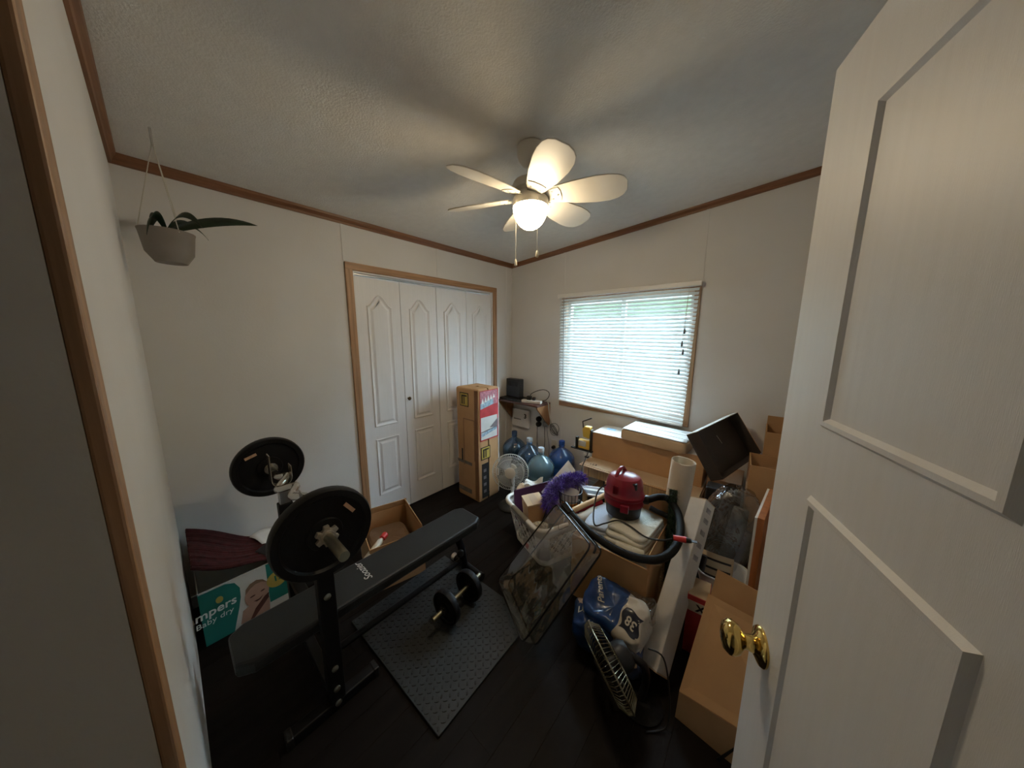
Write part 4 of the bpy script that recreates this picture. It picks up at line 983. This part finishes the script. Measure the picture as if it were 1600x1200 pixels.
# ================================================================ CLEAR ZIP BAG
L_ = Vector((1.275,-1.515,.010)); B_ = Vector((1.64,-1.715,.010)); T_ = Vector((1.525,-1.25,.505)); Rr = Vector((1.855,-1.455,.505))
ex = (B_-L_); ey = (T_-L_); nz = ex.cross(ey).normalized()      # nz points up and back
zb_ = thing('clear_storage_bag','clear vinyl zip storage bag with black piping leaning on the laundry basket','bag',(0,0,0))
TH = .085
def bagpt(u, v, d, bul=.02):
    # rounded-parallelogram face with a slight bulge
    p = L_*(1-u)*(1-v) + B_*u*(1-v) + T_*(1-u)*v + Rr*u*v
    q = noise.noise(Vector((u*3.1+d*30, v*4.3, d*9)))*.010
    return p + nz*(d + math.copysign(1,d-TH*.5)*bul*max(0,math.sin(PI*u)*math.sin(PI*v))**.6 + q*math.sin(PI*u)*math.sin(PI*v))
def outline(n=8, r=.10):
    o = []
    for cx, cy, a0 in ((1-r,1-r,0),(r,1-r,90),(r,r,180),(1-r,r,270)):
        for i in range(n+1):
            a = R(a0+90*i/n); o.append((cx+r*math.cos(a), cy+r*math.sin(a)))
    return o
OL = outline(6,.055)
def face(d, name):
    k = MB(); rings = 9; ls = []
    for j in range(rings+1):
        s_ = 1-j/rings*.999
        ls.append([tuple(bagpt(.5+(u-.5)*s_, .5+(v-.5)*s_, d)) for u, v in OL])
    k.loops(ls, capend=True); return k.build(name, m_vinylclear, zb_, smooth=True)
face(0,'front_panel'); face(TH,'back_panel')
MB().loops([[tuple(bagpt(u,v,0,0)) for u,v in OL],[tuple(bagpt(.5+(u-.5)*1.02,.5+(v-.5)*1.02,TH*.5,0)+nz*.0) for u,v in OL],[tuple(bagpt(u,v,TH,0)) for u,v in OL]],capend=False).build('side_gusset', m_vinylclear, zb_, smooth=True)
for d in (0,TH): MB().tube([bagpt(u,v,d,0) for u,v in OL],.0045,8,closed=True).build('piping', m_blackg, zb_, smooth=True)
zp = [bagpt(.5+(u-.5)*1.02,.5+(v-.5)*1.02,TH*.55,0) for u,v in OL if v > .45]
MB().tube(zp,.0055,8).build('zipper', m_black, zb_, smooth=True)
MB().box((0,0,0),(.055,.028,.018),Matrix.Translation(bagpt(.10,1.0,TH*.4,0)) @ mk((0,0,0),10,0,-15)).build('bag_handle', m_black, zb_, bevel=.004)
MB().tube(smooth_path([bagpt(.10,.96,-.004,0),bagpt(.03,.86,-.010,0),bagpt(.12,.80,-.014,0),bagpt(.24,.90,-.008,0)],6),.0018,6).build('pull_cord', m_cord, zb_, smooth=True)

# ================================================================ BLUE PACKAGES
def pkg_mat():
    m = bpy.data.materials.new('blue_package_film'); m.use_nodes = True; nt = m.node_tree; p = nt.nodes['Principled BSDF']
    p.inputs['Roughness'].default_value = .28; p.inputs['Coat Weight'].default_value = .25
    tc = nd(nt,'ShaderNodeTexCoord'); sx = nd(nt,'ShaderNodeSeparateXYZ'); nt.links.new(tc.outputs['Object'], sx.inputs[0])
    n = nd(nt,'ShaderNodeTexNoise'); n.inputs['Scale'].default_value = 6; nt.links.new(tc.outputs['Object'], n.inputs['Vector'])
    a = nd(nt,'ShaderNodeMath',operation='MULTIPLY_ADD'); a.inputs[1].default_value = .10; nt.links.new(n.outputs['Fac'], a.inputs[0]); nt.links.new(sx.outputs['X'], a.inputs[2])
    r = nd(nt,'ShaderNodeValToRGB'); r.color_ramp.interpolation = 'CONSTANT'
    e = r.color_ramp.elements; e[0].position = 0; e[0].color = (.012,.055,.20,1); e[1].position = .62; e[1].color = (.60,.54,.45,1)
    q = nd(nt,'ShaderNodeMath',operation='MULTIPLY_ADD'); q.inputs[1].default_value = 2.2; q.inputs[2].default_value = .40
    nt.links.new(a.outputs[0], q.inputs[0]); nt.links.new(q.outputs[0], r.inputs[0]); nt.links.new(r.outputs[0], p.inputs['Base Color'])
    return m
m_pkg = pkg_mat()
m_pkgb = mat('package_blue',(.012,.050,.17),.28,var=.3,scale=9,coat=.25)
m_navy = mat('package_navy',(.012,.016,.035),.3,var=.2,coat=.2)
def package(name, label, loc, rot, sx, sy, sz, m, seed):
    p = thing(name, label, 'package', M=mk(loc,*rot), group=None)
    f = MB().grid(superbox(sx,sy,sz,.45,80,40,.021,11,seed),80,40).build('film', m, p, smooth=True)
    return p, f
def patch(parent, film, name, m, x0, x1, y0, y1, off=.001, wav=.006):
    o = MB().grid(lambda u, v: (x0+(x1-x0)*u + wav*math.sin(v*7), y0+(y1-y0)*v + wav*math.sin(u*6), 0),12,10).build(name, m, parent, smooth=True)
    return drape(o, film, off)
A_, Af = package('nappy_package','blue plastic nappy package with white script lettering and a cream side',(1.945,-1.455,.205),(26,0,-6),.30,.21,.19,m_pkg,4)
for s_, x, y, sz, rz in (('Parents',-.085,.025,.042,125),):
    drape(text('lettering',s_,sz,m_cream,A_,mk((x,y,0),0,0,rz),shear=.3,bold=.0006), Af)
patch(A_, Af, 'count_panel', m_navy, .055,.135,-.065,.02)
drape(text('lettering','38',.050,m_cream,A_,mk((.098,-.025,0),0,0,168),bold=.001), Af, .002)
B2, Bf = package('nappy_package','dark blue plastic nappy package with white script lettering, lying lower in front',(1.862,-1.505,.115),(20,-6,14),.21,.18,.215,m_pkgb,15)
for s_, x, y, sz, rz in (('Light',-.040,.020,.046,24),('ile',.050,-.015,.046,24),('le',-.005,-.045,.04,24)):
    drape(text('lettering',s_,sz,m_cream,B2,mk((x,y,0),0,0,rz),shear=.3,bold=.0006), Bf)
patch(B2, Bf, 'picture_patch', mat('patch_tan',(.52,.38,.28),.4,var=.4,scale=40), -.085,-.03,.035,.07)
C2, Cf = package('nappy_package','navy and white package end beside the long white box',(2.015,-1.465,.078),(0,0,10),.13,.20,.15,mat('package_navy_white',(.07,.10,.20),.25,var=.9,scale=7,coat=.3),25)
crumple('clear_wrapper','crumpled clear plastic wrapper on the nappy packages','wrapper',(2.025,-1.40,.262),.20,.16,.06,m_wrap,.03,9,.6,15,smooth=True)
tag(MB().tube(smooth_path([(1.965,-1.545,.175),(2.0,-1.53,.18),(2.045,-1.535,.15),(2.065,-1.56,.10)],6),.020,10).build('tan_handle', m_cardl, None, smooth=True),'curved tan cardboard piece behind the black floor fan','cardboard')
# ================================================================ BLACK FLOOR FAN
nrm = Vector((.547,.729,.413)).normalized(); d1 = Vector((.53,.08,-.84)).normalized(); d1 = (d1-nrm*d1.dot(nrm)).normalized(); zf = -nrm
xf_ = d1; yf_ = zf.cross(xf_)
Fm = Matrix((xf_,yf_,zf)).transposed().to_4x4(); Fm.translation = (2.008,-1.695,.195)
bf_ = thing('floor_fan','black metal floor fan with a wire grille, tipped forward','fan',(2.12,-1.60,0))
Fl = Matrix.Translation((-2.12,1.60,0)) @ Fm
m_wire = mat('wire_bronze',(.30,.27,.18),.35,metal=.8)
fan_head(bf_, Fl, .158, .090, m_wire, m_black, 60, m_black, wire=.0012, hubr=.24)
MB().tube(smooth_path([tuple(Fl @ Vector((0,0,-.09))), (0.0,0.0,.19), (.01,.02,.10), (0,0,.02)],5),.016,10).build('stand', m_black, bf_, smooth=True)
MB().lathe([(.085,0),(.088,.008),(.07,.016),(.03,.022)],28).build('base', m_iron, bf_, smooth=True)
MB().tube(smooth_path([(.0,.05,.23),(.06,.06,.22),(.10,.02,.12),(.11,-.03,.02),(.05,-.09,.004)],6),.0035,6).build('cord', m_cord, bf_, smooth=True)

# ================================================================ LONG WHITE BOX, PAPER ROLL, GARLAND
lbx = thing('long_white_box','long narrow soiled white cardboard box leaning up from the floor','box',(0,0,0))
a = Vector((2.135,-1.475,.062)); b = Vector((2.185,-.875,.640)); Fq, Lq = frame_to(a, b); Fq = Fq @ Matrix.Rotation(R(68),4,'Z')
MB().bb(-.046,.046,-.044,.044,0,Lq,Fq).build('body', m_offw, lbx, bevel=.003)
MB().bb(-.047,.047,-.045,.045,-.004,.0,Fq).build('end_flap', m_cardl, lbx)
MB().bb(-.047,.047,-.045,.045,Lq,Lq+.003,Fq).build('end_flap', m_cardl, lbx)
for i, t in enumerate((.62,.70,.78,.86,.93)): MB().bb(-.02,.02,.0435,.0452,Lq*t,Lq*t+.025,Fq).build('scuff', mat('scuff_grey',(.33,.30,.28),.8,var=.3,scale=30), lbx)
rl_ = thing('paper_roll','thick cream paper roll standing upright between garland and boxes','roll',(0,0,0))
a = Vector((2.0,-.715,.0)); b = Vector((2.048,-.73,.800)); Fq, Lq = frame_to(a, b)
pts = []
for i in range(80):
    t = i/79; an = 2*PI*2.6*t; r = .070 - .010*t; pts.append((r*math.cos(an), r*math.sin(an)))
k = MB().loops([[(x,y,0) for x,y in pts+[(x*.985,y*.985) for x,y in reversed(pts)]],[(x,y,Lq) for x,y in pts+[(x*.985,y*.985) for x,y in reversed(pts)]]],M=Fq,capend=True,capstart=True)
k.build('sheet', mat('cream_roll',(.66,.56,.43),.75,var=.05), rl_, smooth=True, auto=50)
MB().bb(-.0715,.0715,-.0715,-.0705,Lq*.55,Lq*.551,Fq).build('seam', m_kraft, rl_)
gr = thing('green_garland','dark green garland pole with gold tinsel between vacuum hose and paper roll','garland',(0,0,0))
a = Vector((2.105,-1.13,.0)); b = Vector((2.03,-.85,.65)); Fq, Lq = frame_to(a, b)
MB().cyl(a,b,.022,n=12).build('pole', m_greeng, gr, smooth=True)
k = MB(); g2 = MB(); rnd = random.Random(5)
for i in range(3200):
    t = rnd.random(); an = rnd.random()*2*PI; L = .014+.014*rnd.random(); c_, s_ = math.cos(an), math.sin(an)
    base = Vector((.02*c_,.02*s_,t*Lq)); tip = Vector(((.02+L)*c_,(.02+L)*s_,t*Lq+.012*rnd.uniform(-1,1))); w_ = Vector((-s_,c_,0))*.0018
    (g2 if i % 22 == 0 else k).add([Fq@(base-w_),Fq@(base+w_),Fq@(tip+w_*.4),Fq@(tip-w_*.4)],[(0,1,2,3)])
q_ = k.build('needles', m_greeng, gr); q_['kind'] = 'stuff'
q_ = g2.build('tinsel', m_gold, gr); q_['kind'] = 'stuff'

# ================================================================ RIGHT-HAND PILE
# dark open tray leaning on its corner
tr = thing('dark_tray','large open tray, dark brown inside and white outside, propped up beside the window','tray',M=Matrix(((1,0,0,0),(0,1,0,0),(0,0,1,0),(0,0,0,1))))
TLp = Vector((2.096,-.671,.984)); TRp = Vector((2.254,-.145,1.033)); BRp = Vector((2.412,-.169,.780)); BLp = Vector((2.254,-.695,.732))
ctr = (TLp+TRp+BRp+BLp)/4; ux = ((TRp-TLp)+(BRp-BLp)).normalized(); uy = ((TLp-BLp)+(TRp-BRp)); uy = (uy-ux*uy.dot(ux)).normalized(); un = ux.cross(uy)   # towards the camera
W_ = .551; H_ = .299; D_ = .075
Tm = Matrix((ux,uy,un)).transposed().to_4x4(); Tm.translation = ctr
m_tin = mat('tray_inside',(.045,.032,.026),.7,var=.15); m_tout = mat('tray_outside',(.60,.57,.52),.7)
MB().bb(-W_/2,W_/2,-H_/2,H_/2,-D_,-D_+.004,Tm).build('base', m_tin, tr)
for q in ((-W_/2,-W_/2+.004,-H_/2,H_/2),(W_/2-.004,W_/2,-H_/2,H_/2),(-W_/2,W_/2,-H_/2,-H_/2+.004),(-W_/2,W_/2,H_/2-.004,H_/2)):
    MB().bb(*q,-D_,0,Tm).build('side', m_tin, tr)
MB().bb(-W_/2,W_/2,H_/2,H_/2+.003,-D_,.001,Tm).build('outer_face', m_tout, tr)
MB().bb(W_/2,W_/2+.003,-H_/2,H_/2,-D_,.001,Tm).build('outer_face', m_card, tr)
MB().box((.03,.03,-D_+.006),(.004,.06,.001),Tm @ mk((0,0,0),0,0,12)).build('scratch', m_paper, tr)
tag(MB().bb(2.14,2.335,-.36,-.06,.23,.585).build('stack_carton', m_cardd, None, bevel=.003),'brown closed carton behind, holding up the dark tray','box')
open_box('open_carton','upper open cardboard carton in the corner stack by the window wall', .36,.26,.50, m_card,(2.60,-.16,.46),0,t=.006,flaps=(('+y',-5,.06),))
tag(MB().bb(2.43,2.78,-.30,-.03,0,.46).build('base_carton', m_cardd, None, bevel=.003),'closed brown carton at the bottom of the corner stack','box')
open_box('open_carton','lower open cardboard carton in front of the corner stack', .34,.25,.42, m_card,(2.53,-.455,.40),3,t=.006)
tag(MB().bb(2.345,2.69,-.58,-.315,0,.40).build('support_carton', m_cardd, None, bevel=.003),'closed brown carton under the lower open carton','box')
# plastic-wrapped grey bundle
wb_ = thing('wrapped_bundle','dark bundle in shiny clear plastic wrap leaning in the corner pile','bundle',(2.28,-.665,0))
m_bun = mat('bundle_dark',(.075,.062,.052),.8,var=.5,scale=5,stretch=(1,1,4))
for i, (a, b, r) in enumerate((((-.075,-.05,.05),(.03,.05,.62),.048),((-.02,-.10,.04),(.075,-.02,.58),.045),((.055,-.12,.03),(.115,-.03,.46),.042),((-.10,-.02,.05),(-.045,.09,.55),.045))):
    MB().tube(smooth_path([a,((a[0]+b[0])/2+.02*math.sin(i*2),(a[1]+b[1])/2-.02,(a[2]+b[2])/2),b],6),r,12,rf=lambda t:.8+.25*math.sin(PI*t)).build('roll', m_bun, wb_, smooth=True)
def wf(u, v):
    x, y, z = superbox(.25,.20,.68,.62,60,34)(u, v)
    n_ = noise.noise(Vector((x*9-z*7,y*9+z*2,z*3+5)))*.040 + noise.noise(Vector((x*22-z*16,y*20,z*8)))*.014
    q = Vector((x,y,0)); q = q.normalized()*n_ if q.length > 1e-6 else q
    return (x+q.x+z*.14+.01, y+q.y+z*.16-.035, z+.345)
MB().grid(wf,60,34).build('wrap', m_wrap, wb_, smooth=True)
# wood-veneer board with a white face
bo = thing('veneer_board','orange wood board with a white laminated face standing on edge near the door','board',M=mk((2.445,-.83,0),0,0,-6))
MB().bb(-.010,.0,-.20,.20,0,.72).build('laminate', m_white, bo, bevel=.001)
MB().bb(.0,.026,-.20,.20,0,.722).build('core', mat('orange_wood',(.42,.15,.05),.4,var=.2,scale=4,stretch=(8,8,1)), bo, bevel=.001)
# white tub with newsprint box inside
tu = thing('white_tub','white round-cornered plastic tub in the right-hand pile','tub',(2.315,-.905,0),0)
k = MB(); k.loops([rrect(.18,.17,.04,0),rrect(.22,.21,.06,.30)],capend=False,capstart=True); k.build('wall', m_white, tu, smooth=True, solid=.003)
MB().tube(rrect(.225,.215,.06,.30,6),.006,8,closed=True).build('rim', m_white, tu, smooth=True)
nb_ = thing('printed_card','cream printed card with thick black bars standing in the white tub','card',M=mk((2.285,-.945,.205),-24,0,4))
MB().grid(lambda u, v: ((u-.5)*.155,.022*(2*u-1)**2,(v)*.17),10,4).build('card', m_kraft, nb_, smooth=True, solid=.003)
for z in (.045,.085,.13): MB().grid(lambda u, v: ((u-.5)*.135,.022*((2*u-1)*.87)**2-.003,z+v*.011),10,1).build('printed_bar', m_inkblk, nb_, smooth=True, solid=.001)
tag(MB().cyl((2.205,-1.05,.02),(2.225,-.93,.36),.018,n=12).build('black_tube', m_black, None, smooth=True),'black tube standing between the long white box and the printed card','tube')
# red printed carton
rb = thing('red_carton','narrow red printed carton behind the large open box','box',M=mk((2.245,-1.155,0),0,0,4))
MB().box((0,0,.16),(.09,.14,.32)).build('body', m_red, rb, bevel=.002)
MB().box((0,-.0705,.265),(.085,.002,.055)).build('label_panel', m_cream, rb)
text('lettering','X',.05,m_inkblk,rb,mk((.012,-.0718,.262),90,0,0),bold=.002)
MB().box((0,0,.3205),(.085,.135,.002)).build('top_panel', m_kraft, rb)
# large open box by the door
lo = thing('large_open_box','large open cardboard box with raised flaps next to the room door','box',(0,0,0))
zf0 = .12
def quad(name, pts, m, t=.005):
    p = [Vector(q) for q in pts]; n_ = (p[1]-p[0]).cross(p[3]-p[0]).normalized()*t
    MB().add([tuple(q) for q in p]+[tuple(q+n_) for q in p],[(3,2,1,0),(4,5,6,7),(0,1,5,4),(1,2,6,5),(2,3,7,6),(3,0,4,7)]).build(name, m, lo)
f0, f1 = Vector((2.246,-1.553,0)), Vector((2.60,-1.585,0))
g0, g1 = Vector((2.285,-1.26,0)), Vector((2.63,-1.30,0))
quad('front_wall',[f0,f1,f1+Vector((0,.01,zf0+.06)),f0+Vector((.004,.01,zf0))],m_card)
quad('front_flap',[f0+Vector((.004,.01,zf0)),f1+Vector((0,.01,zf0+.06)),Vector((2.60,-1.30,.40)),Vector((2.290,-1.285,.415))],m_card)
quad('back_wall',[g0,g1,g1+Vector((0,0,.26)),g0+Vector((0,0,.26))],m_card)
quad('back_flap',[g0+Vector((0,.03,.26)),g1+Vector((0,.03,.26)),g1+Vector((-.02,.11,.44)),g0+Vector((.02,.11,.46))],m_card)
quad('side_wall',[f1,g1,g1+Vector((0,0,.26)),f1+Vector((0,0,zf0+.06))],m_card)
quad('floor_panel',[f0,f1,g1,g0],m_card)
tag(MB().prism([(-.008,0),(.004,-.002),(.004,.15),(.0,.152)],-.0008,.0008,mk((2.40,-1.598,.0),90,22,6)).build('slit_shade', m_inkblk, None),'added thin black strip standing for the dark slit in the front of the large open box','strip')  # shade of a slit in the cardboard, painted as a black strip
tag(MB().tube(smooth_path([(1.925,-.925,.525),(1.96,-.915,.51),(1.995,-.903,.50),(2.045,-.895,.49)],5),.016,12).build('vacuum_wand', m_black, None, smooth=True),'short black vacuum wand behind the red vacuum','wand')
